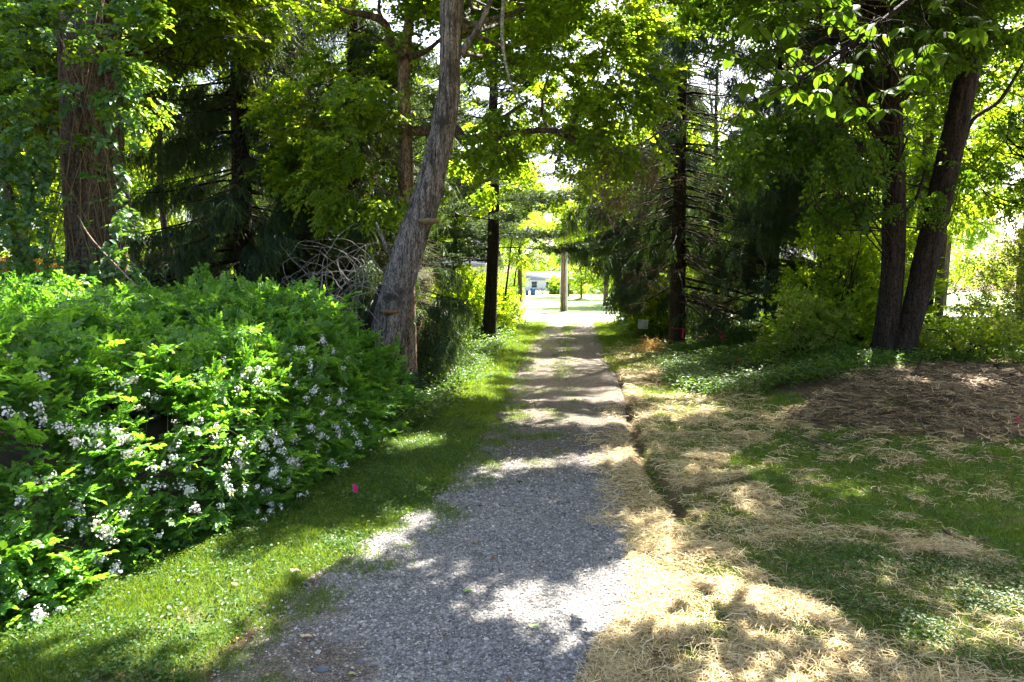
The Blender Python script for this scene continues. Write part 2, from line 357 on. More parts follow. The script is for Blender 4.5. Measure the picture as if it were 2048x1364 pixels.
def attrmat(name, stops, rough=.8, tw=0):
    m, nt = newmat(name); L = nt.links
    at = N(nt, 'ShaderNodeAttribute', attribute_name='v')
    c = ramp(nt, at.outputs['Fac'], stops)
    p = N(nt, 'ShaderNodeBsdfPrincipled'); p.inputs['Roughness'].default_value = rough; p.inputs['Specular IOR Level'].default_value = .25
    L.new(c, p.inputs['Base Color']); o = N(nt, 'ShaderNodeOutputMaterial')
    if tw:
        t = N(nt, 'ShaderNodeBsdfTranslucent'); L.new(c, t.inputs[0]); ms = N(nt, 'ShaderNodeMixShader'); ms.inputs[0].default_value = tw
        L.new(p.outputs[0], ms.inputs[1]); L.new(t.outputs[0], ms.inputs[2]); L.new(ms.outputs[0], o.inputs[0])
    else: L.new(p.outputs[0], o.inputs[0])
    return m
MAT['stone'] = attrmat('stone', [(0, (.08, .077, .075)), (.45, (.195, .187, .18)), (.8, (.36, .34, .315)), (1, (.62, .57, .50))])
MAT['straw'] = attrmat('straw', [(0, (.20, .13, .06)), (.3, (.42, .30, .12)), (.7, (.65, .53, .28)), (1, (.80, .71, .44))], rough=.55, tw=.15)
MAT['straw_old'] = attrmat('straw_old', [(0, (.04, .025, .016)), (.5, (.17, .11, .06)), (1, (.52, .39, .21))], rough=.7)
MAT['litter'] = attrmat('litter', [(0, (.12, .06, .03)), (.5, (.26, .15, .07)), (.85, (.40, .28, .13)), (1, (.25, .28, .08))], rough=.7)

# ------------------------------------------------------------------ mesh helpers
def mk(name, V, FL, mat=None, parent=None, smooth=False, attrs=None, origin=(0, 0, 0), link=True):
    me = bpy.data.meshes.new(name)
    V = np.asarray(V, np.float32).reshape(-1, 3) - np.asarray(origin, np.float32)
    FL = [np.asarray(f, np.int32) for f in FL if len(f)]
    me.vertices.add(len(V)); me.vertices.foreach_set('co', V.ravel())
    nl = sum(f.size for f in FL); npoly = sum(len(f) for f in FL)
    if npoly:
        me.loops.add(nl); me.polygons.add(npoly)
        me.loops.foreach_set('vertex_index', np.concatenate([f.ravel() for f in FL]))
        tot = np.concatenate([np.full(len(f), f.shape[1], np.int32) for f in FL])
        me.polygons.foreach_set('loop_start', np.concatenate([[0], np.cumsum(tot)[:-1]]).astype(np.int32))
        me.polygons.foreach_set('loop_total', tot)
        if smooth: me.polygons.foreach_set('use_smooth', np.ones(npoly, bool))
    for k, (dom, val) in (attrs or {}).items():
        t = 'FLOAT' if np.ndim(val) == 1 and np.asarray(val).dtype.kind == 'f' else ('INT' if np.ndim(val) == 1 else 'FLOAT_VECTOR')
        a = me.attributes.new(k, t, dom)
        a.data.foreach_set('vector' if t == 'FLOAT_VECTOR' else 'value', np.ascontiguousarray(val, np.int32 if t == 'INT' else np.float32).ravel())
    me.update(calc_edges=True)
    if mat:
        for mm_ in (mat if isinstance(mat, (list, tuple)) else [mat]): me.materials.append(mm_)
    o = bpy.data.objects.new(name, me)
    if link: COL.objects.link(o)
    if parent: o.parent = parent
    return o

class MB:
    def __init__(s): s.V = []; s.Q = []; s.T = []; s.n = 0
    def add(s, V, Q=None, T=None):
        V = np.asarray(V, float).reshape(-1, 3); s.V.append(V)
        if Q is not None and len(Q): s.Q.append(np.asarray(Q) + s.n)
        if T is not None and len(T): s.T.append(np.asarray(T) + s.n)
        s.n += len(V); return s
    def box(s, c, d, rz=0):
        c = np.array(c, float); d = np.array(d, float) / 2
        v = np.array([[x, y, z] for x in (-1, 1) for y in (-1, 1) for z in (-1, 1)], float) * d
        r = np.array([[math.cos(rz), -math.sin(rz), 0], [math.sin(rz), math.cos(rz), 0], [0, 0, 1]])
        return s.add(v @ r.T + c, [(0, 1, 3, 2), (4, 6, 7, 5), (0, 4, 5, 1), (2, 3, 7, 6), (0, 2, 6, 4), (1, 5, 7, 3)])
    def tube(s, pts, rad, sides=8, ridge=0., seed=0, seg=None, flare=0.):
        V, Q, T = tube(pts, rad, sides, ridge, seed, seg); return s.add(V, Q, T)
    def out(s, name, mat, parent=None, smooth=False, origin=(0, 0, 0), **kw):
        F = []
        if s.Q: F.append(np.concatenate(s.Q))
        if s.T: F.append(np.concatenate(s.T))
        return mk(name, np.concatenate(s.V) if s.V else np.zeros((0, 3)), F, mat, parent, smooth, origin=origin, **kw)

def catmull(pts, rad, n):
    pts = np.asarray(pts, float); rad = np.asarray(rad, float)
    if len(pts) == 2: t = np.linspace(0, 1, n)[:, None]; return pts[0] * (1 - t) + pts[1] * t, rad[0] * (1 - t[:, 0]) + rad[1] * t[:, 0]
    D = np.concatenate([pts, rad[:, None]], 1)
    E = np.concatenate([[2 * D[0] - D[1]], D, [2 * D[-1] - D[-2]]])
    u = np.linspace(0, len(pts) - 1 - 1e-6, n); i = u.astype(int); f = (u - i)[:, None]
    a, b, c, d = E[i], E[i + 1], E[i + 2], E[i + 3]
    r = .5 * (2 * b + (c - a) * f + (2 * a - 5 * b + 4 * c - d) * f ** 2 + (3 * b - a - 3 * c + d) * f ** 3)
    return r[:, :3], np.maximum(r[:, 3], .002)

def tube(pts, rad, sides=8, ridge=0., seed=0, seg=None):
    n = seg or max(4, len(pts) * 3)
    C, r = catmull(pts, rad, n)
    T = np.gradient(C, axis=0); T /= np.linalg.norm(T, axis=1)[:, None] + 1e-9
    ref = np.array([1., 0, 0]) if abs(T[0][0]) < .8 else np.array([0, 1., 0])
    A = np.zeros_like(T); a = ref - T[0] * ref.dot(T[0]); a /= np.linalg.norm(a)
    for k in range(n):
        a = a - T[k] * a.dot(T[k]); a /= np.linalg.norm(a) + 1e-9; A[k] = a
    B = np.cross(T, A)
    th = np.linspace(0, 2 * math.pi, sides, endpoint=False)
    rr = np.repeat(r[:, None], sides, 1)
    if ridge:
        arc = np.cumsum(np.r_[0, np.linalg.norm(np.diff(C, axis=0), axis=1)])
        X = np.cos(th)[None] * 4 + 50; Y = 0
        k = sides / 4.2
        g = np.abs(vnoise(np.cos(th)[None] * k * .55 + 30 + arc[:, None] * .9, np.sin(th)[None] * k * .55 + arc[:, None] * 1.3, seed) - .5) * 1.3 + np.abs(vnoise(np.cos(th)[None] * k * 1.1 + 70 + arc[:, None] * 2.2, np.sin(th)[None] * k * 1.1 + arc[:, None] * 2.6, seed + 5) - .5) * .9
        lump = fbm(np.cos(th)[None] * 1.1 + 9, np.sin(th)[None] * 1.1 + arc[:, None] * .9, seed + 3) - .5
        rr = rr * (1 + ridge * (g - .45) + ridge * 1.3 * lump)
    V = C[:, None] + A[:, None] * (rr * np.cos(th))[..., None] + B[:, None] * (rr * np.sin(th))[..., None]
    V = V.reshape(-1, 3)
    i = np.arange(n - 1)[:, None] * sides; j = np.arange(sides)[None]; j2 = (j + 1) % sides
    Q = np.stack([i + j, i + j2, i + sides + j2, i + sides + j], -1).reshape(-1, 4)
    V = np.vstack([V, C[-1] + T[-1] * r[-1] * .5]); e = (n - 1) * sides
    Tt = [(e + k, e + (k + 1) % sides, n * sides) for k in range(sides)]
    return V, Q, Tt

def nrm(a): return a / (np.linalg.norm(a, axis=-1, keepdims=True) + 1e-9)

# ------------------------------------------------------------------ leaves and sprigs (shared pieces)
def leaves(base, d, up, L, W, fold=.18, droop=.15):
    n = len(base); d = nrm(d); s = nrm(np.cross(d, up)); u = np.cross(s, d)
    L = np.broadcast_to(L, n)[:, None]; W = np.broadcast_to(W, n)[:, None]
    c = lambda a, b, h: base + d * L * a + s * W * b + u * (W * h)
    tip = base + d * L - u * L * droop
    V = np.stack([base, c(.28, .46, fold), c(.66, .40, fold * .6), tip, c(.66, -.40, fold * .6), c(.28, -.46, fold)], 1).reshape(-1, 3)
    o = np.arange(n)[:, None] * 6
    Q = np.concatenate([o + [0, 1, 2, 3], o + [0, 3, 4, 5]], 1).reshape(-1, 4)
    return V, Q
def stemtube(mb, pts, r0, r1): 
    V, Q, T = tube(pts, np.linspace(r0, r1, len(pts)), 3, seg=len(pts)); mb.add(V, Q, T)

SPR = {}
def reg(kind, V, Q=None, T=None, mat=None, v=None, stems=None):
    F = []; nf = 0; vals = []
    V = np.asarray(V)
    if Q is not None and len(Q): F.append(Q); nf += len(Q)
    if T is not None and len(T): F.append(T); nf += len(T)
    if v is None: v = R.random(nf)
    o = mk('sprig_' + kind, V, F, mat, attrs={'v': ('FACE', np.asarray(v, np.float32))}, link=False)
    SPR.setdefault(kind, []).append(o)

def mk_broad(kind, mat, n, L, W, size, tw=3, seed=0, flat=.5, droop=.2):
    for var in range(3):
        B = []; D = []; U = []; rnd = np.random.default_rng(seed + var * 7 + 1)
        for t in range(tw):
            ang = rnd.uniform(-.9, .9) if t else 0; ln = size * rnd.uniform(.55, 1)
            dd = np.array([math.sin(ang), math.cos(ang), rnd.normal(0, .2)])
            st = np.array([0, rnd.uniform(0, .2) * size, 0]) if t else np.zeros(3)
            k = n // tw
            for i in range(k):
                f = (i + .6) / k; b = st + dd * ln * f + rnd.normal(0, .012, 3) - np.array([0, 0, droop * (f * ln) ** 2 / size])
                side = 1 if i % 2 else -1
                az = ang + side * rnd.uniform(.5, 1.2) * (1 - .5 * (i == k - 1))
                B.append(b); D.append([math.sin(az), math.cos(az), rnd.normal(-.15, .25)]); U.append([rnd.normal(0, flat), rnd.normal(0, flat), 1])
        m_ = len(B); sc = rnd.uniform(.7, 1.15, m_)
        V, Q = leaves(np.array(B), np.array(D), np.array(U), L * sc, W * sc, droop=.2)
        vv = np.repeat(rnd.random(m_), 2)
        reg(kind, V, Q, mat=mat, v=vv)

mk_broad('maple', MAT['leaf_mid'], 30, .105, .075, .55, 4, 1)
mk_broad('mapledark', MAT['leaf_dark'], 30, .125, .085, .6, 4, 2)
mk_broad('bright', MAT['leaf_bright'], 30, .11, .08, .6, 4, 3)
mk_broad('small', MAT['leaf_bright'], 24, .078, .056, .45, 4, 4, flat=.8)
mk_broad('smallmid', MAT['leaf_mid'], 24, .072, .05, .45, 4, 5, flat=.8)
mk_broad('pale', MAT['leaf_pale'], 26, .075, .05, .45, 4, 6, flat=.8)
mk_broad('vine', MAT['leaf_vine'], 14, .11, .085, .4, 2, 7, flat=.6)
mk_broad('orange', MAT['leaf_orange'], 30, .07, .05, .45, 4, 8)
mk_broad('far', MAT['leaf_bright'], 26, .20, .15, 1.0, 4, 9, flat=.7)
mk_broad('farmid', MAT['leaf_mid'], 26, .20, .15, 1.0, 4, 10, flat=.7)
mk_broad('canopy', MAT['leaf_mid'], 40, .15, .11, .7, 5, 12, flat=.5)

# rose: pinnate leaves
for var in range(4):
    rnd = np.random.default_rng(50 + var); B = []; D = []; U = []; Ls = []; vv = []
    for t in range(8):
        ang = rnd.uniform(-2.2, 2.2); f = rnd.uniform(0, .32)
        o = np.array([0, f, 0]); el = rnd.normal(.15, .35)
        dd = nrm(np.array([math.sin(ang), math.cos(ang) * .8 + .3, el])); up = nrm(np.array([rnd.normal(0, .4), rnd.normal(0, .4), 1]))
        s = nrm(np.cross(dd, up)); LL = rnd.uniform(.10, .15); c_ = rnd.random()
        for i in range(7):
            if i == 6: b = o + dd * LL; e = dd
            else: b = o + dd * LL * (.3 + .25 * (i // 2)); e = dd * .6 + s * (1 if i % 2 else -1)
            B.append(b); D.append(e); U.append(up + rnd.normal(0, .2, 3)); Ls.append(rnd.uniform(.045, .068)); vv += [np.clip(c_ + rnd.normal(0, .15), 0, 1)] * 2
    V, Q = leaves(np.array(B), np.array(D), np.array(U), np.array(Ls), np.array(Ls) * .68)
    reg('rose', V, Q, mat=MAT['leaf_rose'], v=vv)

# spruce spray: drooping branchlets set with short needles
def needle_run(a, b, n, ln, w, rnd, V, T, k0):
    ln *= 1.5; w *= 2.4; n = int(n * .9)
    d = nrm(b - a); t = rnd.random(n)[:, None]; c = a + (b - a) * t
    r = nrm(rnd.normal(0, 1, (n, 3)) + d * .9); s = nrm(np.cross(r, rnd.normal(0, 1, (n, 3)))) * w / 2
    V.append(np.stack([c - s, c + s, c + r * ln], 1).reshape(-1, 3))
    T.append(np.arange(n * 3).reshape(-1, 3) + k0[0]); k0[0] += n * 3
def feather(a, b, rnd, V, T, k0, w=.021):
    ax = b - a; l = np.linalg.norm(ax); d = ax / l; n = max(3, int(l / .017)); q = nrm(np.cross(d, [.1, .2, 1.])); q2 = np.cross(d, q)
    for k in range(3):
        th = k * 2.1 + rnd.uniform(0, 1); r_ = q * math.cos(th) + q2 * math.sin(th)
        t = (np.arange(n) + rnd.random(n) * .5)[:, None] / n; c_ = a + ax * t; tap = 1 - .45 * t
        V.append(np.stack([c_ - d * .010, c_ + d * .008, c_ + (r_ + d * .9) * w * tap * rnd.uniform(.7, 1.2, (n, 1))], 1).reshape(-1, 3))
        T.append(np.arange(n * 3).reshape(-1, 3) + k0[0]); k0[0] += n * 3
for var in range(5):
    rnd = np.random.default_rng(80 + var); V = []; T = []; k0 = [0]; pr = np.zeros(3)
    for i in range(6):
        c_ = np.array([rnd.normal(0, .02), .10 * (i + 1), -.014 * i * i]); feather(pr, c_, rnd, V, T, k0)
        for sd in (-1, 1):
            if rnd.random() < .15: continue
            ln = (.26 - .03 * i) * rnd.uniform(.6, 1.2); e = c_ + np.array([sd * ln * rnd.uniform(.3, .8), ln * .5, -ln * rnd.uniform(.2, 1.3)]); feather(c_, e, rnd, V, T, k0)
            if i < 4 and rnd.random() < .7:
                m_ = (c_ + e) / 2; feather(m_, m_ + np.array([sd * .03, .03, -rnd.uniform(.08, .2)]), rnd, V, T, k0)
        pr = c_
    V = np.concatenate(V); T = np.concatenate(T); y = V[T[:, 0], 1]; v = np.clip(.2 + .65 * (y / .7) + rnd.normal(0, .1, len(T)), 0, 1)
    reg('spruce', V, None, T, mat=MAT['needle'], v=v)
# pine spray: tufts of long needles
for var in range(3):
    rnd = np.random.default_rng(95 + var); V = []; T = []; k = 0
    for i in range(8):
        c_ = np.array([rnd.normal(0, .14), rnd.uniform(0, .5), rnd.normal(0, .03)])
        n = 26; r = nrm(rnd.normal(0, 1, (n, 3)) * [1, 1, .7] + [0, .9, .25]); s = nrm(np.cross(r, rnd.normal(0, 1, (n, 3)))) * .0065
        V.append(np.stack([c_ - s, c_ + s, c_ + r * .11], 1).reshape(-1, 3)); T.append(np.arange(n * 3).reshape(-1, 3) + k); k += n * 3
    V = np.concatenate(V); T = np.concatenate(T); reg('pine', V, None, T, mat=MAT['needle_pine'])
# dead twigs
for var in range(3):
    rnd = np.random.default_rng(120 + var); mb = MB()
    for i in range(9):
        a = np.array([0, rnd.uniform(0, .4), 0]); d = nrm(np.array([rnd.normal(0, .7), 1, rnd.normal(-.3, .5)]))
        l = rnd.uniform(.2, .55); stemtube(mb, [a, a + d * l * .5 + rnd.normal(0, .03, 3), a + d * l + rnd.normal(0, .07, 3) - [0, 0, .06]], .004, .0015)
    reg('twig', np.concatenate(mb.V), np.concatenate(mb.Q), np.concatenate(mb.T), mat=MAT['twig_dead'])
# grass tufts
for var in range(4):
    rnd = np.random.default_rng(150 + var); n = 46
    b = np.c_[rnd.normal(0, .09, (n, 2)), np.zeros(n)]; h = rnd.uniform(.03, .085, n)[:, None]
    ln = np.c_[rnd.normal(0, .5, (n, 2)), np.ones(n)]; ln = nrm(ln); az = rnd.uniform(0, 6.28, n); s = np.c_[np.cos(az), np.sin(az), np.zeros(n)] * .0032
    mid = b + ln * h * .6; tip = b + ln * h + np.c_[ln[:, :2] * .5, np.zeros(n)] * h
    V = np.stack([b - s, b + s, mid + s * .8, mid - s * .8, tip], 1).reshape(-1, 3); o = np.arange(n)[:, None] * 5
    Q = (o + [0, 1, 2, 3]); T = (o + [3, 2, 4]); v = rnd.random(n)
    reg('grass', V, Q, T, mat=MAT['grass'], v=np.r_[v, v])
# clover / low broad weeds
for var in range(4):
    rnd = np.random.default_rng(170 + var); n = 26
    b = np.c_[rnd.normal(0, .10, (n, 2)), rnd.uniform(.02, .07, n)]; az = rnd.uniform(0, 6.28, n)
    V, Q = leaves(b, np.c_[np.cos(az), np.sin(az), rnd.normal(.1, .2, n)], np.c_[rnd.normal(0, .3, (n, 2)), np.ones(n)], rnd.uniform(.02, .038, n), rnd.uniform(.02, .032, n), droop=.05)
    reg('clover', V, Q, mat=MAT['clover'])
# leafy ground cover plants, taller
for var in range(3):
    rnd = np.random.default_rng(190 + var); n = 34
    b = np.c_[rnd.normal(0, .15, (n, 2)), rnd.uniform(.03, .26, n)]; az = rnd.uniform(0, 6.28, n)
    V, Q = leaves(b, np.c_[np.cos(az), np.sin(az), rnd.normal(.1, .3, n)], np.c_[rnd.normal(0, .4, (n, 2)), np.ones(n)], rnd.uniform(.04, .08, n), rnd.uniform(.025, .05, n))
    reg('cover', V, Q, mat=MAT['clover'])

NG = {}
def nodegroup(kinds):
    key = '+'.join(kinds)
    if key in NG: return NG[key]
    ng = bpy.data.node_groups.new('foliage_' + key, 'GeometryNodeTree')
    ng.interface.new_socket('Geometry', in_out='INPUT', socket_type='NodeSocketGeometry')
    ng.interface.new_socket('Geometry', in_out='OUTPUT', socket_type='NodeSocketGeometry')
    n = ng.nodes; l = ng.links
    gi = n.new('NodeGroupInput'); go = n.new('NodeGroupOutput')
    mp = n.new('GeometryNodeMeshToPoints'); l.new(gi.outputs[0], mp.inputs[0])
    iop = n.new('GeometryNodeInstanceOnPoints'); l.new(mp.outputs[0], iop.inputs['Points'])
    jn = n.new('GeometryNodeJoinGeometry')
    for k in kinds:
        for o in SPR[k]:
            oi = n.new('GeometryNodeObjectInfo'); oi.inputs['Object'].default_value = o; oi.transform_space = 'ORIGINAL'
            g2i = n.new('GeometryNodeGeometryToInstance'); l.new(oi.outputs['Geometry'], g2i.inputs[0]); l.new(g2i.outputs[0], jn.inputs[0])
    l.new(jn.outputs[0], iop.inputs['Instance']); iop.inputs['Pick Instance'].default_value = True
    def na(t, nm):
        a = n.new('GeometryNodeInputNamedAttribute'); a.data_type = t; a.inputs['Name'].default_value = nm
        return next(s for s in a.outputs if s.enabled and s.name == 'Attribute')
    e2r = n.new('FunctionNodeEulerToRotation'); l.new(na('FLOAT_VECTOR', 'rot'), e2r.inputs[0]); l.new(e2r.outputs[0], iop.inputs['Rotation'])
    l.new(na('FLOAT', 'scl'), iop.inputs['Scale']); l.new(na('INT', 'pick'), iop.inputs['Instance Index'])
    l.new(iop.outputs[0], go.inputs[0]); NG[key] = ng; return ng

def euler(dirv, up):
    y = nrm(dirv); x = nrm(np.cross(y, up)); z = np.cross(x, y)
    ry = -np.arcsin(np.clip(x[:, 2], -1, 1)); rx = np.arctan2(y[:, 2], z[:, 2]); rz = np.arctan2(x[:, 1], x[:, 0])
    return np.stack([rx, ry, rz], 1)

STAT = {'inst': 0}
def scatter(name, pos, dirv, up, scl, kinds, parent=None, origin=(0, 0, 0), share=None, kind='stuff', label=None):
    if isinstance(kinds, str): kinds = [kinds]
    nvar = sum(len(SPR[k]) for k in kinds); n = len(pos); STAT['inst'] += n
    up = np.broadcast_to(up, pos.shape); 
    if share is not None: pick = share
    else: pick = R.integers(0, nvar, n)
    o = mk(name, pos, [], None, parent, origin=origin, attrs={'rot': ('POINT', euler(dirv, up).astype(np.float32)),
        'scl': ('POINT', np.broadcast_to(scl, n).astype(np.float32)), 'pick': ('POINT', np.asarray(pick, np.int32))})
    md = o.modifiers.new('leaves', 'NODES'); md.node_group = nodegroup(kinds)
    if kind: o['kind'] = kind
    return o

def tag(o, label=None, cat=None, group=None, kind=None):
    if label: o['label'] = label
    if cat: o['category'] = cat
    if group: o['group'] = group
    if kind: o['kind'] = kind
    return o
def empty(name, loc, label, cat, group=None):
    o = bpy.data.objects.new(name, None); COL.objects.link(o); o.location = loc; o.empty_display_size = .2
    return tag(o, label, cat, group)
def copy_tree(o, parent=None, **kw):
    c = o.copy(); COL.objects.link(c); c.parent = parent
    for ch in o.children: copy_tree(ch, c)
    for k, v in kw.items(): setattr(c, k, v)
    return c

# ------------------------------------------------------------------ the ground, the drive, the street
def grid(xs, ys, zf, name, mat, attrs=True, dz=0.0):
    X, Y = np.meshgrid(xs, ys); x = X.ravel(); y = Y.ravel(); z = zf(x, y) + dz
    nx = len(xs); i = np.arange(len(ys) - 1)[:, None] * nx + np.arange(nx - 1)[None]
    Q = np.stack([i, i + 1, i + nx + 1, i + nx], -1).reshape(-1, 4)
    at = None
    if attrs:
        g, s, gr, _ = masks(x, y); at = {'grass': ('POINT', g.astype(np.float32)), 'straw': ('POINT', s.astype(np.float32))}
    return mk(name, np.c_[x, y, z], [Q], mat, smooth=True, attrs=at)
def nonuni(a, b, step, lo, hi, k=14):
    c = np.arange(a, b, step)
    l_ = a - (a - lo) * (np.linspace(1, 0, k, endpoint=False) ** 2.5); r_ = c[-1] + (hi - c[-1]) * (np.linspace(0, 1, k + 1)[1:] ** 2.5)
    return np.r_[l_, c, r_]
def ground_z(x, y):
    z = Z(x, y); inside = np.minimum(x - xl(y), xr(y) - x)
    z = z - .06 * sm(0.02, .25, inside) * (y > -2) * (y < 50)
    z = z - .12 * sm(STREET_Y0 - .3, STREET_Y0 + .1, y) * (1 - sm(STREET_Y1 - .1, STREET_Y1 + .3, y)) * (np.abs(x) < 90)
    z = z + 0.010 * np.maximum(y - 62, 0) * (y < 400) + (y >= 400) * 3.4
    return z
ground = grid(nonuni(-12, 16, .13, -600, 600), nonuni(2.5, 30, .13, -300, 40)[:-15].tolist() + np.arange(30, 75, .7).tolist() + (75 + 800 * np.linspace(0, 1, 16)[1:] ** 2).tolist(), ground_z, 'ground', MAT['ground'])
tag(ground, 'leafy woodland ground beside the gravel drive', None, None, 'structure')

ts = np.linspace(0, 1, 22); ysd = np.r_[np.arange(1.5, 18, .14), np.arange(18, 50.2, .4)]
X = xl(ysd)[:, None] * (1 - ts) + xr(ysd)[:, None] * ts; Y = np.repeat(ysd[:, None], len(ts), 1)
x = X.ravel(); y = Y.ravel(); e = np.minimum(ts, 1 - ts)[None].repeat(len(ysd), 0).ravel()
z = Z(x, y, False) + .012 - .05 * (1 - sm(0, .06, e)); z -= .025 * np.exp(-((np.abs(ts - .5) - .27) / .09) ** 2)[None].repeat(len(ysd), 0).ravel() * sm(8, 14, y)
g, s, _, _ = masks(x, y)
px, py = PX(x, y)
fresh = (1 - sm(8.6, 11.8, y + 3 * (fbm(x * 1.2, y * 1.2, 61) - .5))) * sm(570, 700, px + 380 * (fbm(x * 1.6, y * 1.6, 62) - .5))
i = np.arange(len(ysd) - 1)[:, None] * 22 + np.arange(21)[None]
drive = mk('driveway', np.c_[x, y, z], [np.stack([i, i + 1, i + 23, i + 22], -1).reshape(-1, 4)], MAT['drive'], smooth=True,
           attrs={'grass': ('POINT', (g * .9).astype(np.float32)), 'straw': ('POINT', (s * .45 * (s > .3)).astype(np.float32)), 'fresh': ('POINT', fresh.astype(np.float32))})
tag(drive, 'gravel driveway running between the trees to the street', None, None, 'structure')
def drive_z(x, y): return Z(x, y, False) + .008

mb = MB(); 
def strip(x0, x1, y0, y1, z): return [(x0, y0, z), (x1, y0, z), (x1, y1, z), (x0, y1, z)]
mb.add(strip(-85, 85, STREET_Y0 - .05, STREET_Y1 + .05, .004), [(0, 1, 2, 3)])
street = mb.out('street', plain('street_asphalt', (.30, .29, .28), noise=.12, scale=3)); tag(street, 'pale sunlit street crossing the end of the drive', None, None, 'structure')

# lawn beyond the street
m, nt = newmat('lawn_mat'); L = nt.links; tc = N(nt, 'ShaderNodeTexCoord')
na = noise(.25, 6); c = ramp(nt, na, [(.3, (.10, .17, .03)), (.7, (.17, .24, .06))])
p = N(nt, 'ShaderNodeBsdfPrincipled'); p.inputs['Roughness'].default_value = .9; L.new(c, p.inputs['Base Color'])
L.new(p.outputs[0], N(nt, 'ShaderNodeOutputMaterial').inputs[0]); MAT['lawn'] = m
lawn = grid(np.linspace(-90, 90, 30), np.linspace(STREET_Y1 + .3, 180, 30), ground_z, 'lawn', MAT['lawn'], False, .05)
tag(lawn, 'wide sunlit lawn across the street', None, None, 'structure')

# ------------------------------------------------------------------ gravel stones, straw, grass, ground cover
def stones(n, y0, y1, smin, smax):
    y = R.uniform(y0, y1, n); t = R.random(n); x = xl(y) * (1 - t) + xr(y) * t
    px, py = PX(x, y); fr = (1 - sm(8.6, 12.5, y + 3 * (fbm(x * 1.2, y * 1.2, 61) - .5))) * sm(570, 700, px + 380 * (fbm(x * 1.6, y * 1.6, 62) - .5))
    g_, s_, _, _ = masks(x, y)
    k = R.random(n) < (.12 + .9 * fr) * (1 - .6 * s_) * (1 - .6 * g_)
    x = x[k]; y = y[k]; n = len(x); sz = R.uniform(smin, smax, n) * R.choice([.6, .8, 1.0, 1.3, 2.0], n, p=[.2, .3, .3, .16, .04])
    base = np.array([[1, 0, 0], [.3, .9, 0], [-.8, .6, 0], [-.8, -.6, 0], [.3, -.95, 0], [.25, .1, .75], [-.3, -.1, .7]])
    V = base[None] * R.uniform(.75, 1.25, (n, 7, 3)); a = R.uniform(0, 6.28, n); ca, sa_ = np.cos(a)[:, None], np.sin(a)[:, None]
    Vx = V[..., 0] * ca - V[..., 1] * sa_; Vy = V[..., 0] * sa_ + V[..., 1] * ca
    tl = R.normal(0, .3, (n, 2)); Vz = V[..., 2] + Vx * tl[:, :1] + Vy * tl[:, 1:]
    V = np.stack([Vx, Vy * .85, Vz * .8], -1) * sz[:, None, None] + np.c_[x, y, drive_z(x, y) + .004 + R.uniform(0, .006, n)][:, None]
    T = np.array([(0, 1, 5), (1, 2, 6), (1, 6, 5), (2, 3, 6), (3, 4, 6), (4, 5, 6), (4, 0, 5)]); T = (np.arange(n)[:, None, None] * 7 + T[None]).reshape(-1, 3)
    return V.reshape(-1, 3), T, np.repeat(np.clip(R.beta(2, 2.2, n), 0, 1), 7)
a1 = stones(42000, 4.0, 8.5, .007, .0135); a2 = stones(26000, 8.5, 14, .009, .016)
V = np.concatenate([a1[0], a2[0]]); T = np.concatenate([a1[1], a2[1] + len(a1[0])])
gv = mk('gravel', V, [T], MAT['stone'], attrs={'v': ('FACE', np.r_[a1[2], a2[2]].astype(np.float32))})
tag(gv, 'loose grey crushed stone on the near drive', None, None, 'stuff')

def strands(n, x0, x1, y0, y1, wd, lmin, lmax, thr=1.0, lift=.05):
    x = R.uniform(x0, x1, n); y = R.uniform(y0, y1, n); g_, s_, gr, md_ = masks(x, y)
    clump = .12 + 1.9 * np.clip(fbm(x * 2.6, y * 2.6, 91) - .18, 0, 1)
    k = R.random(n) < s_ * thr * clump; x = x[k]; y = y[k]; s_ = s_[k]; n = len(x)
    px, py = PX(x, y, Z(x, y, False)); md_ = inpoly(px, py, MOUND)
    a = R.uniform(0, math.pi, n) + .9 * (fbm(x * 1.6, y * 1.6, 92) - .5) * 6; Ln = R.uniform(lmin, lmax, n)
    z = Z(x, y) + .01 + R.random(n) ** 1.5 * lift * s_ + .05 * np.maximum(fbm(x * 1.9, y * 1.9, 93) - .45, 0) * (s_ > .5)
    d = np.c_[np.cos(a), np.sin(a), R.normal(0, .16, n)]; c_ = np.c_[x, y, z + .006]
    s = np.c_[-np.sin(a), np.cos(a), R.normal(0, .5, n)] * (wd / 2) * R.uniform(.6, 1.3, n)[:, None]
    bend = np.c_[R.normal(0, .1, (n, 2)), R.uniform(0, .12, n)] * Ln[:, None]
    p0 = c_ - d * Ln[:, None] / 2; p1 = c_ + bend; p2 = c_ + d * Ln[:, None] / 2
    V = np.stack([p0 - s, p0 + s, p1 + s, p1 - s, p2 + s, p2 - s], 1)
    o = np.arange(n)[:, None] * 6; Q = np.concatenate([o + [0, 1, 2, 3], o + [3, 2, 4, 5]], 1).reshape(-1, 4)
    return V.reshape(-1, 3), Q, np.repeat(R.beta(2.2, 2, n), 2), np.repeat(md_.astype(np.int32), 2)
parts = [strands(36000, 4.2, 12.5, 10.5, 18, .011, .14, .34, 1.5, .12), strands(84000, -.2, 5.2, 3.6, 8.5, .0042, .07, .24, 1.2), strands(64000, .4, 8.5, 8.5, 13, .006, .12, .26), strands(42000, .8, 13, 13, 21, .010, .16, .34), strands(16000, 2, 7, 19, 34, .016, .2, .45, 1.3)]
V = []; Q = []; vv = []; md_ = []; k = 0
for a in parts: V.append(a[0]); Q.append(a[1] + k); vv.append(a[2]); md_.append(a[3]); k += len(a[0])
Q = np.concatenate(Q); V = np.concatenate(V); vv = np.concatenate(vv); md_ = np.concatenate(md_)
st_o = mk('straw', V, [Q[md_ == 0]], MAT['straw'], attrs={'v': ('FACE', vv[md_ == 0].astype(np.float32))}); tag(st_o, 'loose pale straw mulch strewn right of the drive', None, None, 'stuff')
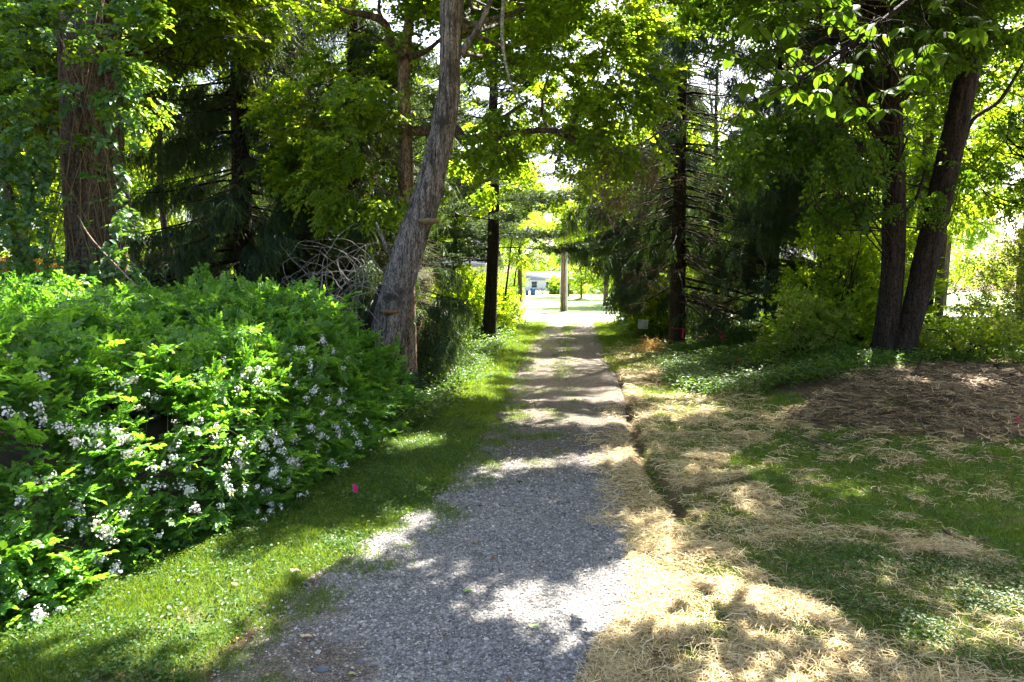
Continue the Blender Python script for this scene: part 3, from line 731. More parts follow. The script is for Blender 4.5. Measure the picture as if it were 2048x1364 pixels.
st_o = mk('old_straw', V, [Q[md_ == 1]], MAT['straw_old'], attrs={'v': ('FACE', vv[md_ == 1].astype(np.float32))}); tag(st_o, 'brown weathered straw and debris on the bank at right', None, None, 'stuff')

def area(n, x0, x1, y0, y1, which, pw=1.0):
    x = R.uniform(x0, x1, n); y = R.uniform(y0, y1, n); g_, s_, gr, w_ = masks(x, y)
    return x, y, g_, s_, w_
# bush outline is needed here: no lawn under it
BF = [(-9.5, 3.6), (-4.75, 5.35), (-4.3, 5.9), (-3.95, 7.0), (-3.35, 7.7), (-3.0, 8.9), (-2.75, 10.5), (-2.6, 11.7), (-2.5, 13.0), (-3.1, 14.3), (-16, 15.5), (-16, 3.6)]
def bush_s(x, y):
    ins = inpoly(x, y, BF); d = polydist(x, y, BF[:-1]); return np.where(ins, d, -d)
def tufts(n, x0, x1, y0, y1, sc):
    x, y, g_, s_, w_ = area(n, x0, x1, y0, y1, 0)
    k = (R.random(n) < g_) & (bush_s(x, y) < -.0) & (y < 47); x = x[k]; y = y[k]; n = len(x)
    d = R.uniform(0, 6.28, n); px, py = PX(x, y); z = np.where((x > xl(y)) & (x < xr(y)), drive_z(x, y), Z(x, y))
    return np.c_[x, y, z], np.c_[np.cos(d), np.sin(d), np.zeros(n)], R.uniform(.65, 1.25, n) * sc
A = [tufts(5200, -5.2, 0, 3.5, 10, .95), tufts(3200, -4, 1, 10, 20, 1.2), tufts(2600, -2.5, 4, 20, 47, 1.9), tufts(8000, 1, 10.5, 4, 13, .85), tufts(3500, 1.5, 10, 13, 22, 1.2), tufts(2500, 3, 9, 22, 47, 2)]
pos = np.concatenate([a[0] for a in A]); dr = np.concatenate([a[1] for a in A]); sc = np.concatenate([a[2] for a in A])
tag(scatter('grass', pos, dr, (0, 0, 1.), sc, 'grass'), 'short green grass on the verges', None, None, 'stuff')
# clover and weeds in the verge and weedy strip
def weeds(n, x0, x1, y0, y1, f):
    x, y, g_, s_, w_ = area(n, x0, x1, y0, y1, 0); px, py = PX(x, y)
    wd = inpoly(px, py, WEEDS); nn = fbm(x * 1.5, y * 1.5, 131)
    pr = np.where(x < xl(y), .2 + .9 * sm(.45, .6, nn), np.where(wd, .9 * sm(.45, .55, nn), .12 * (g_ > .5)))
    e = ((px - 1660) / 90) ** 2 + ((py - 1130) / 50) ** 2 < 1; pr = np.where(e, 1, pr)
    pr = np.where(bush_s(x, y) > -.35, 1, pr)
    k = (R.random(n) < pr * f) & ((x < xl(y) - .05) | (x > xr(y) + .1)) & (bush_s(x, y) < .5); x = x[k]; y = y[k]; n = len(x); d = R.uniform(0, 6.28, n)
    return np.c_[x, y, Z(x, y)], np.c_[np.cos(d), np.sin(d), np.zeros(n)], R.uniform(.7, 1.3, n)
A = [weeds(4200, -5.2, 0, 3.5, 14, 1), weeds(5000, 1.2, 9, 4, 13, 1)]
pos = np.concatenate([a[0] for a in A]); dr = np.concatenate([a[1] for a in A]); sc = np.concatenate([a[2] for a in A])
tag(scatter('clover', pos, dr, (0, 0, 1.), sc, 'clover'), 'low clover and small weeds in the grass', None, None, 'stuff')
# woodland ground cover
def cover(n, x0, x1, y0, y1, test, sc):
    x = R.uniform(x0, x1, n); y = R.uniform(y0, y1, n); k = test(x, y) & (fbm(x * .7, y * .7, 141) > .40); x = x[k]; y = y[k]; n = len(x); d = R.uniform(0, 6.28, n)
    return np.c_[x, y, Z(x, y)], np.c_[np.cos(d), np.sin(d), np.zeros(n)], R.uniform(.7, 1.5, n) * sc
def right_woods(x, y):
    px, py = PX(x, y, Z(x, y, False)); return (x > xr(y) + 1.6) & (y > 17.2 - .25 * (x - 4)) & ~inpoly(px, py, MOUND) & ~inpoly(px, py, ORANGE) & ~((y < 21) & (x < 4.4)) & (y < 47)
def left_woods(x, y): return (x < xl(y) - 1.1 - .12 * np.maximum(30 - y, 0) * 0) & (bush_s(x, y) < 0) & (y > 12.5) & (y < 47)
A = [cover(9000, 3, 22, 13, 30, right_woods, 1.1), cover(5000, 3, 40, 30, 47, right_woods, 1.6), cover(3500, -8, 1, 12, 30, left_woods, 1.1), cover(4000, -40, 1, 30, 47, left_woods, 1.8)]
pos = np.concatenate([a[0] for a in A]); dr = np.concatenate([a[1] for a in A]); sc = np.concatenate([a[2] for a in A])
tag(scatter('ground_cover', pos, dr, (0, 0, 1.), sc, 'cover'), 'leafy ground cover under the trees', None, None, 'stuff')
# fallen leaves
n = 2600; x = R.uniform(-4, 11, n); y = 4 + 18 * R.random(n) ** 1.3; px, py = PX(x, y, Z(x, y, False)); on = (x > xl(y)) & (x < xr(y))
dens = np.where(inpoly(px, py, MOUND) | inpoly(px, py, [(1850, 930), (2048, 930), (2048, 1150), (1800, 1060)]), 1, np.where(on, .16, .16)); k = R.random(n) < dens; x = x[k]; y = y[k]; n = len(x)
V, Q = leaves(np.c_[x, y, Z(x, y) + .035], np.c_[R.normal(0, 1, (n, 2)), R.normal(0, .2, n)], np.c_[R.normal(0, .3, (n, 2)), np.ones(n)], R.uniform(.02, .09, n), R.uniform(.012, .05, n), fold=.25)
tag(mk('leaf_litter', V, [Q], MAT['litter'], attrs={'v': ('FACE', np.repeat(R.random(n), 2).astype(np.float32))}), 'scattered brown fallen leaves on the ground', None, None, 'stuff')

# ------------------------------------------------------------------ rose thicket at left
def bush_h(x, y, s):
    hm = 1.98 + .07 * np.clip(-x - 2.6, 0, 5) + .30 * sm(8, 12.5, y) + .9 * (fbm(x * .8, y * .8, 201) - .5) + .9 * (fbm(x * 2.0, y * 2.0, 202) - .5)
    r = np.clip(s / 1.0, 0, 1); return hm * np.clip(1 - (1 - r) ** 2.4, 0, 1) ** .62
n = 150000; x = R.uniform(-11, -2.4, n); y = R.uniform(4.6, 15, n); s = bush_s(x, y) + .7 * (fbm(x * 1.9, y * 1.9, 203) - .5)
k = s > 0; x, y, s = x[k], y[k], s[k]; H = bush_h(x, y, s); z = R.random(len(x)) * 3.1
sh = (z < H) & ((z > H - .38) | (z > bush_h(x, y, s - .32))); hole = fbm(x * 2.2 + z, y * 2.2 - z, 204) > .62
sh &= ~(hole & (R.random(len(x)) < .8) & (z > H * .2) & (z < H * .8))
x, y, z, s, H = x[sh], y[sh], z[sh], s[sh], H[sh]
k = R.permutation(len(x))[:7500]; x, y, z, s, H = x[k], y[k], z[k], s[k], H[k]
e_ = .1; gx = (bush_s(x + e_, y) - bush_s(x - e_, y)); gy = (bush_s(x, y + e_) - bush_s(x, y - e_)); out = -nrm(np.c_[gx, gy, 0 * gx])
w = np.clip(z / np.maximum(H, .3), 0, 1)[:, None] * sm(0, .9, s)[:, None]
dirv = nrm(out * (1 - w * .75) + np.array([0, 0, 1.]) * w * .7 + R.normal(0, .45, out.shape)); bpos = np.c_[x, y, z + Z(x, y) * 0]
org = (-5.5, 9.5, 0)
rose = empty('rose_bush', org, 'huge sprawling wild rose thicket with white blossoms left of the drive', 'rose bush')
scatter('foliage', bpos, dirv, nrm(np.array([0, 0, 1.]) + out * .35), R.uniform(.8, 1.35, len(x)), 'rose', rose, org)
bush_pts = bpos; bush_out = out
# arching canes above and out of the mound
mb = MB(); cp = []; cd = []
for i in range(190):
    j = R.integers(0, len(bpos)); b = bpos[j]
    if b[2] < .9: continue
    o_ = out[j]; ln = R.uniform(.35, .95); d = nrm(o_ * R.uniform(.1, .8) + np.array([R.normal(0, .3), R.normal(0, .3), 1.0]))
    pts = [b - d * .3, b + d * ln * .4, b + d * ln * .75 + o_ * .12, b + d * ln * .95 + o_ * .35 - [0, 0, .12]]
    stemtube(mb, pts, .007, .003)
    C, _ = catmull(pts, [1] * 4, 9)
    for q in range(2, 9): cp.append(C[q]); cd.append(nrm(C[q] - C[q - 1] + R.normal(0, .5, 3)))
mb.out('stems', MAT['stem_green'], rose, origin=org)['kind'] = 'stuff'
cp = np.array(cp); cd = np.array(cd); scatter('foliage', cp, cd, (0, 0, 1.), R.uniform(.6, .95, len(cp)), 'rose', rose, org)

# blossoms
def cluster(seed, nfl, mat):
    rnd = np.random.default_rng(seed); V = [np.array([[0, -.06, -.03]])]; T = []; k = 1
    for i in range(nfl):
        T.append((0, k, k + 6)); c_ = rnd.normal(0, 1, 3) * [.036, .03, .02]; nn = nrm(c_ / .04 + np.array([0, .3, .9])); a = nrm(np.cross(nn, [1, .2, 0])); b = np.cross(nn, a); r = rnd.uniform(.010, .016)
        th = np.arange(5) * 1.2566 + rnd.random() * 6; ring = c_ + (np.cos(th)[:, None] * a + np.sin(th)[:, None] * b) * r + nn * .004
        V.append(np.vstack([c_, ring, c_ + a * .0025])); T += [(k, k + 1 + j, k + 1 + (j + 1) % 5) for j in range(5)]; k += 7
    me = mk('flower_cluster', np.concatenate(V), [np.array(T)], mat, link=False).data; return me
FCM = [cluster(300 + i, 9 + 2 * i, MAT['petal'] if i < 5 else MAT['petal_old']) for i in range(6)]
FL = [(50, 740), (75, 745), (185, 750), (215, 757), (262, 748), (250, 752), (375, 675), (430, 700), (627, 728), (630, 755), (605, 730), (560, 690), (640, 675), (490, 672), (30, 830), (60, 815), (265, 825), (310, 840), (292, 873), (343, 835), (268, 848), (230, 860), (210, 875), (318, 900), (352, 880), (415, 872), (430, 885), (182, 870), (125, 890), (155, 885), (265, 900), (293, 930), (315, 897), (460, 900), (520, 890), (540, 880), (545, 895), (587, 905), (610, 880), (640, 880), (660, 860), (690, 895), (690, 860), (600, 850), (575, 900), (485, 950), (465, 930), (480, 925), (535, 930), (75, 960), (70, 975), (375, 980), (345, 965), (395, 970), (425, 995), (440, 990), (430, 975), (500, 970), (510, 1000), (120, 1030), (110, 1035), (190, 1060), (220, 1025), (180, 1055), (190, 1095), (160, 1120), (200, 1160), (165, 1130), (515, 1010), (505, 985), (640, 700), (660, 770), (10, 1180), (25, 1245), (300, 855), (285, 880), (298, 922), (520, 940), (560, 915), (570, 880), (605, 860), (620, 870)]
bpx, bpy_ = PX(bpos[:, 0], bpos[:, 1], bpos[:, 2])
outer = (z > H - .12) | (s < .12); 
def on_bush(px, py, jit=0):
    d = np.hypot(bpx - px, bpy_ - py); dd = np.where(d < 14, bpos[:, 1] * 20, 1000 + d * 10); return int(np.argmin(dd))
fl_all = [(a, b) for a, b in FL] + [(R.uniform(440, 740), R.uniform(680, 930)) for _ in range(34)] + [(R.uniform(0, 400), R.uniform(700, 1100)) for _ in range(26)]
for a, b in FL:
    for q in range(R.integers(1, 4)): fl_all.append((a + R.normal(0, 38), b + R.normal(0, 30)))
camp = np.array([0, 0, CAMH])
for a, b in fl_all:
    j = on_bush(a, b); p_ = bpos[j] + bush_out[j] * .16 + nrm(camp - bpos[j]) * .25 + R.normal(0, .02, 3)
    o = bpy.data.objects.new('flower_cluster', FCM[R.choice(6, p=[.18] * 5 + [.10])]); COL.objects.link(o); o.parent = rose; o.location = p_ - org
    v = bush_out[j] * .8 + np.array([0, 0, .6]); o.rotation_euler = (R.normal(.9, .3), R.normal(0, .3), math.atan2(v[1], v[0]) + math.pi / 2); sc_ = R.uniform(.65, 1.1) + .2 * (p_[1] > 9.5); o.scale = (sc_,) * 3

# wild grape leaves climbing over it
def lobed(seed, n=11):
    rnd = np.random.default_rng(seed); prof = [(0, .0), (.38, -.16), (.62, .12), (.42, .30), (.60, .62), (.26, .62), (0, 1.05)]
    r_ = [(x_ * rnd.uniform(.9, 1.1), y_) for x_, y_ in prof]; pts = r_ + [(-x_, y_) for x_, y_ in r_[1:-1]][::-1]
    V = [(0, .35, .0)] + [(x_, y_, .10 * abs(x_) - .12 * max(0, y_ - .4) + rnd.normal(0, .015)) for x_, y_ in pts]; n = len(pts)
    me = mk('leaf', np.array(V), [np.array([(0, 1 + (i + 1) % n, 1 + i) for i in range(n)])], MAT['leaf_vine'], link=False, attrs={'v': ('FACE', np.full(n, rnd.random(), np.float32))}).data; return me
LFM = [lobed(400 + i) for i in range(6)]
grape = empty('grapevine', (-4.6, 8, 0), 'broad lobed grapevine leaves trailing over the front of the rose thicket', 'vine')
gcent = [(200, 960, 90, 60), (330, 890, 60, 50), (90, 1000, 80, 60), (430, 870, 60, 40), (270, 1000, 90, 40), (130, 1090, 90, 50), (560, 830, 80, 50), (60, 880, 60, 50), (340, 1140, 90, 40), (700, 620, 30, 15), (160, 740, 60, 30), (420, 1100, 80, 40), (350, 940, 60, 40), (640, 790, 50, 40)]
mb = MB()
for i in range(250):
    cx_, cy_, rx, ry = gcent[R.integers(0, len(gcent))]; j = on_bush(cx_ + R.normal(0, rx * .7), cy_ + R.normal(0, ry * .7))
    p_ = bpos[j] + bush_out[j] * .12 + nrm(camp - bpos[j]) * .10 + R.normal(0, .06, 3)
    o = bpy.data.objects.new('leaf', LFM[R.integers(0, 6)]); COL.objects.link(o); o.parent = grape; o.location = p_ - np.array((-4.6, 8, 0))
    v = bush_out[j]; o.rotation_euler = (R.normal(.75, .35), R.normal(0, .4), math.atan2(v[1], v[0]) + math.pi / 2 + math.pi + R.normal(0, .5)); k = R.uniform(.07, .125); o.scale = (k, k, k)
    if i % 6 == 0:
        e = p_ + np.array([R.normal(0, .5), R.normal(0, .3), R.normal(0, .25)]); stemtube(mb, [p_, (p_ + e) / 2 + [0, 0, .1], e], .005, .003)
mb.out('stems', MAT['stem_green'], grape, origin=(-4.6, 8, 0))['kind'] = 'stuff'

# ------------------------------------------------------------------ trees
def trunk_mesh(root, pts, rad, mat, name='trunk', sides=40, ridge=.12, seg=90, seed=0, org=None):
    mb = MB(); mb.tube(pts, rad, sides, ridge, seed, seg); return mb.out(name, mat, root, smooth=True, origin=org)

def blobs(ell, ncl, seed):
    """cluster centres inside ellipsoids: (cx, cy, cz, rx, ry, rz)"""
    rnd = np.random.default_rng(seed); out_ = []
    for e, n in zip(ell, ncl):
        p_ = rnd.normal(0, 1, (n, 3)); p_ = p_ / np.linalg.norm(p_, axis=1)[:, None] * (rnd.random((n, 1)) ** .45); out_.append(p_ * np.array(e[3:]) + np.array(e[:3]))
    return np.concatenate(out_)
def crown(root, org, trunk, cl, rc, nper, kinds, scl, seed, flat=.42, branches=True, docull=True, bmat=None, center=None, name='crown', br=.03, maxb=7):
    rnd = np.random.default_rng(seed); tr = np.asarray(trunk, float); n = len(cl)
    C, _ = catmull(tr, np.ones(len(tr)), 60)
    cen = cl.mean(0) if center is None else np.array(center)
    rcl = rc * rnd.uniform(.6, 1.3, n)
    off = rnd.normal(0, .5, (n, nper, 3)) * rcl[:, None, None] * [1, 1, flat]
    pos = (cl[:, None] + off).reshape(-1, 3)
    out_ = nrm(off * [1, 1, .4] + (cl - cen)[:, None] * .15).reshape(-1, 3); dirv = nrm(out_ + rnd.normal(0, .3, out_.shape) - [0, 0, .15])
    keep = ~corridor(pos) & (pos[:, 2] > .25)
    if docull: keep &= cull(pos)
    pos = pos[keep]; dirv = dirv[keep]
    scatter(name, pos, dirv, nrm(np.array([0, 0, 1.]) + rnd.normal(0, .25, pos.shape)), scl * rnd.uniform(.75, 1.25, len(pos)), kinds, root, org)
    if branches:
        mb = MB()
        for i in range(n):
            c_ = cl[i]; dh = np.hypot(C[:, 0] - c_[0], C[:, 1] - c_[1]); want = c_[2] - .45 * dh
            j = int(np.argmin(np.abs(C[:, 2] - want) + .25 * dh)); a = C[j]; L_ = np.linalg.norm(c_ - a)
            if L_ < .3 or L_ > maxb: continue
            m1 = a * .6 + c_ * .4 + rnd.normal(0, .08 * L_, 3) - [0, 0, .05 * L_]; m2 = a * .25 + c_ * .75 + rnd.normal(0, .06 * L_, 3)
            r0 = br * (.35 + .16 * L_); mb.tube([a, m1, m2, c_], [r0, r0 * .7, r0 * .45, r0 * .2], 5, seg=9)
            for q in range(3):
                e = c_ + rnd.normal(0, .45, 3) * rcl[i] * [1, 1, flat]; stemtube(mb, [m2, (m2 + e) / 2 + rnd.normal(0, .05, 3), e], r0 * .3, .004)
        if mb.V: mb.out('branches', bmat, root, origin=org)['kind'] = 'stuff'

# --- great vine-hung tree at left (two trunks from one base)
o1 = P(180, 700, 14.0); o1[2] = 0; org = tuple(o1)
t = empty('maple_tree', org, 'massive ridged reddish-brown double trunk hung with vines behind the rose thicket', 'tree')
tp = [P(172, 880, 14), P(172, 760, 14), P(172, 640, 14), P(172, 480, 14), P(166, 300, 14), P(160, 120, 14.1), P(165, -60, 14.3), P(170, -300, 15)]
trunk_mesh(t, tp, [.60, .50, .44, .38, .37, .37, .34, .25], MAT['bark_red'], org=org, sides=64, ridge=.13, seg=160)
tp2 = [P(205, 880, 14.3), P(205, 760, 14.3), P(206, 620, 14.3), P(208, 460, 14.35), P(214, 300, 14.5), P(212, 120, 14.8), P(222, -60, 15.2), P(250, -300, 16)]
trunk_mesh(t, tp2, [.5, .42, .36, .33, .30, .28, .26, .2], MAT['bark_red'], org=org, sides=56, ridge=.13, seg=150, seed=5)
cl = blobs([(-8.5, 16.5, 10.5, 4, 3, 2.2), (-11.3, 16, 7.0, 1.6, 1.6, 1.4), (-6.3, 16.5, 9.2, 1.6, 1.6, 1.0)], [80, 18, 10], 11)
crown(t, org, tp, cl, .75, 34, ['bright', 'maple'], 1.0, 12, bmat=MAT['bark_dark'], br=.016)
cl = np.array([P(a, b, 12.6) for a, b in ((60, 30), (110, 60), (30, 90), (200, 20), (250, 60), (20, 200), (60, 160), (280, 30), (100, 10), (40, 330), (20, 420), (75, 270), (240, 130), (265, 210))])
crown(t, org, tp, cl, .38, 12, ['vine', 'maple'], 1.0, 13, branches=False, docull=False)
# vine leaves on and around the trunk
vn = empty('climbing_vine', tuple(o1 + [0.3, -.5, 0]), 'leafy vine climbing the massive double trunk at far left', 'vine')
vp = []; 
for i in range(420):
    u = R.random(); q = P(R.choice([85, 105, 165, 235, 262, 40, 15], p=[.2, .12, .04, .12, .14, .2, .18]) + R.normal(0, 16), R.uniform(-20, 640), 13.1 + R.normal(0, .3)); vp.append(q)
vp = np.array(vp); vp = vp[vp[:, 2] > 1.5]; vp = vp[fbm(vp[:, 0] * 1.4, vp[:, 2] * 1.4, 221) > .43]
vo_ = np.array(tuple(o1 + [0.3, -.5, 0]))
scatter('foliage', vp, nrm(np.c_[R.normal(0, .6, len(vp)), -.6 + 0 * vp[:, 0], R.normal(-.3, .3, len(vp))]), (0, -.3, 1.), R.uniform(.8, 1.4, len(vp)), 'vine', vn, vo_)
mb = MB()
for i in range(16):
    a = P(R.uniform(60, 250), R.uniform(560, 640), 13.5); e = P(R.uniform(60, 250), R.uniform(-60, 350), 13.45)
    stemtube(mb, [a, a * .66 + e * .34 + R.normal(0, .2, 3), a * .33 + e * .67 + R.normal(0, .2, 3), e], .014, .007)
mb.out('stem', MAT['twig_dead'], vn, origin=vo_)['kind'] = 'stuff'
# fallen pale stick leaning over the thicket
mb = MB(); mb.tube([P(155, 430, 12.8), P(185, 480, 12.4), P(275, 575, 11.6)], [.010, .016, .012], 6)
so = mb.out('leaning_stick', MAT['bark_tan'], origin=P(275, 575, 11.6)); so.location = P(275, 575, 11.6); tag(so, 'thin pale stick leaning from the thicket against the double trunk', 'stick')

# --- leaning silvery trunk
LD = 14.6
org = G(752, 800); org[1] = LD; org[0] = P(752, 800, LD)[0]; org[2] = 0; org = tuple(org)
t = empty('leaning_tree', org, 'leaning silver-barked old trunk with shelf fungi beside the rose thicket', 'tree')
tp = [P(742, 860, LD), P(758, 740, LD), P(776, 655, LD), P(800, 565, LD), P(826, 470, LD), P(853, 395, LD), P(877, 300, LD), P(896, 200, LD), P(901, 100, LD), P(905, 0, LD), P(912, -120, LD), P(930, -300, LD)]
trunk_mesh(t, tp, [.30, .31, .325, .32, .31, .295, .26, .225, .22, .235, .2, .12], MAT['bark_silver'], org=org, sides=96, ridge=.17, seg=260, seed=9)
mb = MB(); mb.tube([P(920, 110, LD), P(945, 75, LD - .1), P(965, 40, LD - .2), P(985, -10, LD - .2), P(1010, -90, LD)], [.09, .065, .055, .05, .03], 12, .15, 4, 30); mb.out('limb', MAT['bark_silver'], t, True, org)
mb = MB(); mb.tube([P(778, 505, LD - .1), P(762, 470, LD - .2), P(752, 445, LD - .2)], [.045, .04, .012], 8, .2, 4, 14); mb.out('limb', MAT['bark_silver'], t, True, org)
mb = MB(); mb.tube([P(715, 690, LD + .2), P(745, 640, LD + .15), P(765, 570, LD + .15)], [.13, .13, .08], 12, .15, 4, 24); mb.out('limb', MAT['bark_dark'], t, True, org)
def shelf(c, r, th, rz):
    th_ = np.linspace(-.3, math.pi + .3, 16); mb = MB(); rings = []
    for f, h in ((.02, .0), (.75, .35), (1, .1), (.96, -.3), (.5, -.6), (.02, -.9)):
        rings.append([(c[0] + r * f * math.cos(a + rz), c[1] + r * f * math.sin(a + rz) * .8, c[2] + th * h + .01 * math.sin(a * 5)) for a in th_])
    V = np.array(rings).reshape(-1, 3); n = 16; i = np.arange(5)[:, None] * n + np.arange(n - 1)[None]
    mb.add(V, np.stack([i, i + n, i + n + 1, i + 1], -1).reshape(-1, 4)); return mb
shelf(P(858, 441, LD - .28), .24, .10, math.pi).out('shelf_fungus', plain('fungus', (.20, .155, .10), noise=.4, scale=12), t, True, org)
shelf(P(778, 622, LD - .30), .20, .11, math.pi).out('shelf_fungus', plain('fungus_low', (.15, .085, .05), noise=.4, scale=12), t, True, org)
cl = blobs([(-.6, 17.5, 11.6, 3.4, 3.8, 1.9), (-2.6, 14.5, 11.6, 3, 3.5, 1.5)], [60, 40], 21)
crown(t, org, tp, cl, .8, 34, ['canopy'], 1.0, 22, bmat=MAT['bark_silver'], br=.05)
# hung pale dead branch
hb = P(1040, 205, 13.2)
mb = MB(); mb.tube([P(1010, -30, 13), P(1004, 60, 13), P(1012, 130, 13.1), P(1026, 180, 13.1), P(1042, 212, 13.2)], [.035, .032, .026, .018, .006], 8, .2, 3, 30)
hbo = mb.out('hanging_branch', barkmat('lichen', (.16, .17, .13), (.40, .42, .34), 1, 12, .4), None, True, origin=hb); hbo.location = hb; tag(hbo, 'pale lichened dead branch hanging at top centre over the drive', 'branch')

# --- russet forked tree behind the leaning trunk
D = 17.5
org = P(812, 700, D); org[2] = 0; org = tuple(org)
t = empty('sassafras_tree', org, 'slender russet-barked forked tree standing just behind the leaning trunk', 'tree')
tp = [P(820, 815, D), P(818, 700, D), P(815, 500, D), P(812, 300, D), P(808, 200, D), P(810, 110, D), P(820, 20, D), P(824, -120, D), P(830, -260, D)]
trunk_mesh(t, tp, [.24, .20, .17, .165, .16, .15, .11, .10, .06], MAT['bark_tan'], org=org, sides=28, ridge=.1, seg=80)
for pts, rr in (([(808, 118), (785, 85), (768, 45), (735, 30), (700, 24), (672, 12), (650, -10)], [.11, .10, .09, .08, .065, .05, .03]),
                ([(770, 48), (758, 20), (762, -20)], [.06, .045, .03]), ([(815, 115), (840, 108), (862, 95), (885, 75)], [.10, .07, .055, .04]),
                ([(812, 260), (850, 262), (905, 258), (930, 280), (962, 276), (985, 276), (1010, 268), (1060, 262), (1110, 262), (1160, 285), (1210, 300), (1250, 315)], [.12, .13, .135, .13, .12, .11, .08, .07, .08, .065, .05, .02]),
                ([(975, 278), (990, 250), (1010, 233), (1035, 215), (1060, 200)], [.09, .075, .05, .04, .02]), ([(1100, 262), (1085, 230), (1088, 180), (1110, 120)], [.05, .035, .03, .02]),
                ([(1135, 270), (1165, 200), (1200, 130), (1230, 60)], [.05, .04, .035, .02])):
    mb = MB(); mb.tube([P(a, b, D - .2 + .15 * math.sin(k_ * 1.3)) for k_, (a, b) in enumerate(pts)], rr, 12, .14, 3, len(pts) * 6); mb.out('limb', MAT['bark_plain'], t, True, org)
cl = np.array([P(R.uniform(540, 800), R.uniform(170, 400), R.uniform(15.2, 17.6)) for _ in range(36)] + [P(R.uniform(640, 880), R.uniform(-60, 130), R.uniform(17, 19.5)) for _ in range(24)] +
              [P(R.uniform(920, 1320), R.uniform(40, 330), R.uniform(15.5, 19.5)) for _ in range(58)] + [P(R.uniform(1050, 1350), R.uniform(-60, 160), R.uniform(15, 18)) for _ in range(26)] + [P(R.uniform(690, 790), R.uniform(380, 450), 15.6) for _ in range(5)] + [P(R.uniform(960, 1260), R.uniform(230, 400), R.uniform(19, 22)) for _ in range(16)] + [P(R.uniform(1090, 1230), R.uniform(40, 260), R.uniform(19, 22)) for _ in range(12)])
crown(t, org, tp, cl, .62, 20, ['maple', 'bright'], .95, 32, bmat=MAT['bark_plain'], br=.014, maxb=4.2)

# --- the twin dark trunks at right
D = 19.0; zg = float(Z(10.6, 19))
org = (10.6, 19, zg)
t = empty('twin_tree', org, 'dark double-trunked tree rising in a V beside the straw bank', 'tree')
tp = [P(1752, 735, D), P(1768, 690, D), P(1780, 600, D), P(1787, 500, D), P(1788, 400, D), P(1785, 280, D), P(1778, 160, D), P(1782, 20, D), P(1790, -200, D)]
trunk_mesh(t, tp, [.52, .34, .30, .29, .28, .27, .25, .22, .14], MAT['bark_dark'], org=org, sides=52, ridge=.13, seg=130)
tp2 = [P(1800, 735, D - .2), P(1808, 690, D - .2), P(1830, 610, D - .2), P(1852, 520, D - .2), P(1870, 440, D - .2), P(1900, 310, D - .2), P(1928, 180, D - .2), P(1962, 40, D - .2), P(2000, -120, D - .2)]
trunk_mesh(t, tp2, [.42, .33, .30, .33, .30, .30, .28, .25, .18], MAT['bark_dark'], org=org, sides=52, ridge=.13, seg=130, seed=6)
for pts, rr in (([(1880, 330), (1920, 300), (1945, 240), (2000, 200), (2050, 120)], [.08, .07, .06, .05, .03]), ([(1770, 280), (1740, 250), (1715, 200), (1690, 150)], [.08, .06, .05, .03]), ([(1790, 440), (1830, 400), (1850, 340)], [.06, .045, .03]), ([(1930, 160), (1990, 100), (2040, 60), (2080, 40)], [.07, .05, .04, .02])):
    mb = MB(); mb.tube([P(a, b, D - .1) for a, b in pts], rr, 10, .12, 3, 24); mb.out('limb', MAT['bark_dark'], t, True, org)
cl = blobs([(8.5, 19, 12.6, 6.2, 6.5, 2.0), (6.0, 16.5, 12.8, 4.5, 5, 1.8)], [130, 80], 41)
cl = np.concatenate([cl, blobs([(13, 20.5, 12.8, 4, 4, 1.6), (9.5, 17, 12.4, 4.5, 4, 1.4)], [60, 60], 44)])  # extra unseen crown clusters, added to shade the bank and the grass
cl2 = np.array([P(R.uniform(1480, 1720), R.uniform(-40, 330), R.uniform(14, 18)) for _ in range(34)] + [P(R.uniform(1650, 2080), R.uniform(-60, 420), R.uniform(20.5, 25)) for _ in range(40)] + [P(R.uniform(1770, 1960), R.uniform(-60, 80), R.uniform(15, 17)) for _ in range(14)] + [P(a, b, 18) for a, b in ((1700, 400), (1680, 340))])
crown(t, org, tp, np.concatenate([cl, cl2]), .8, 26, ['mapledark'], 1.05, 42, bmat=MAT['bark_dark'], br=.02)
cl = np.array([P(a, b, 17.9) for a, b in ((1800, 405), (1760, 330), (1880, 385), (1960, 330), (1830, 290), (1740, 240), (1990, 250), (1900, 150), (1840, 180), (1960, 120), (1800, 150), (1870, 420), (1740, 400))])
crown(t, org, tp, cl, .32, 7, ['mapledark'], .8, 43, branches=False, docull=False)

# --- canopy tree just outside the frame at right: shades the foreground
org = (10.4, 7.2, float(Z(10.4, 7.2)))
t = empty('shade_tree', org, 'tall leafy tree standing outside the right edge whose crown shades the straw', 'tree')
tp = [np.array(org) + (0, 0, -.2), (10.3, 7.2, 3), (10.0, 7.1, 7), (9.8, 7, 11), (9.7, 7, 14)]
trunk_mesh(t, tp, [.42, .33, .28, .22, .08], MAT['bark_dark'], org=org, sides=24, ridge=.12, seg=40)
cl = blobs([(7.0, 11, 11.2, 5.6, 6.2, 1.8), (2.0, 12.5, 12.2, 4.2, 5.0, 1.5), (6, 6.5, 10.5, 5, 4, 1.8)], [180, 110, 90], 51)
crown(t, org, tp, cl, .85, 34, ['canopy'], 1.1, 52, bmat=MAT['bark_dark'], br=.03)

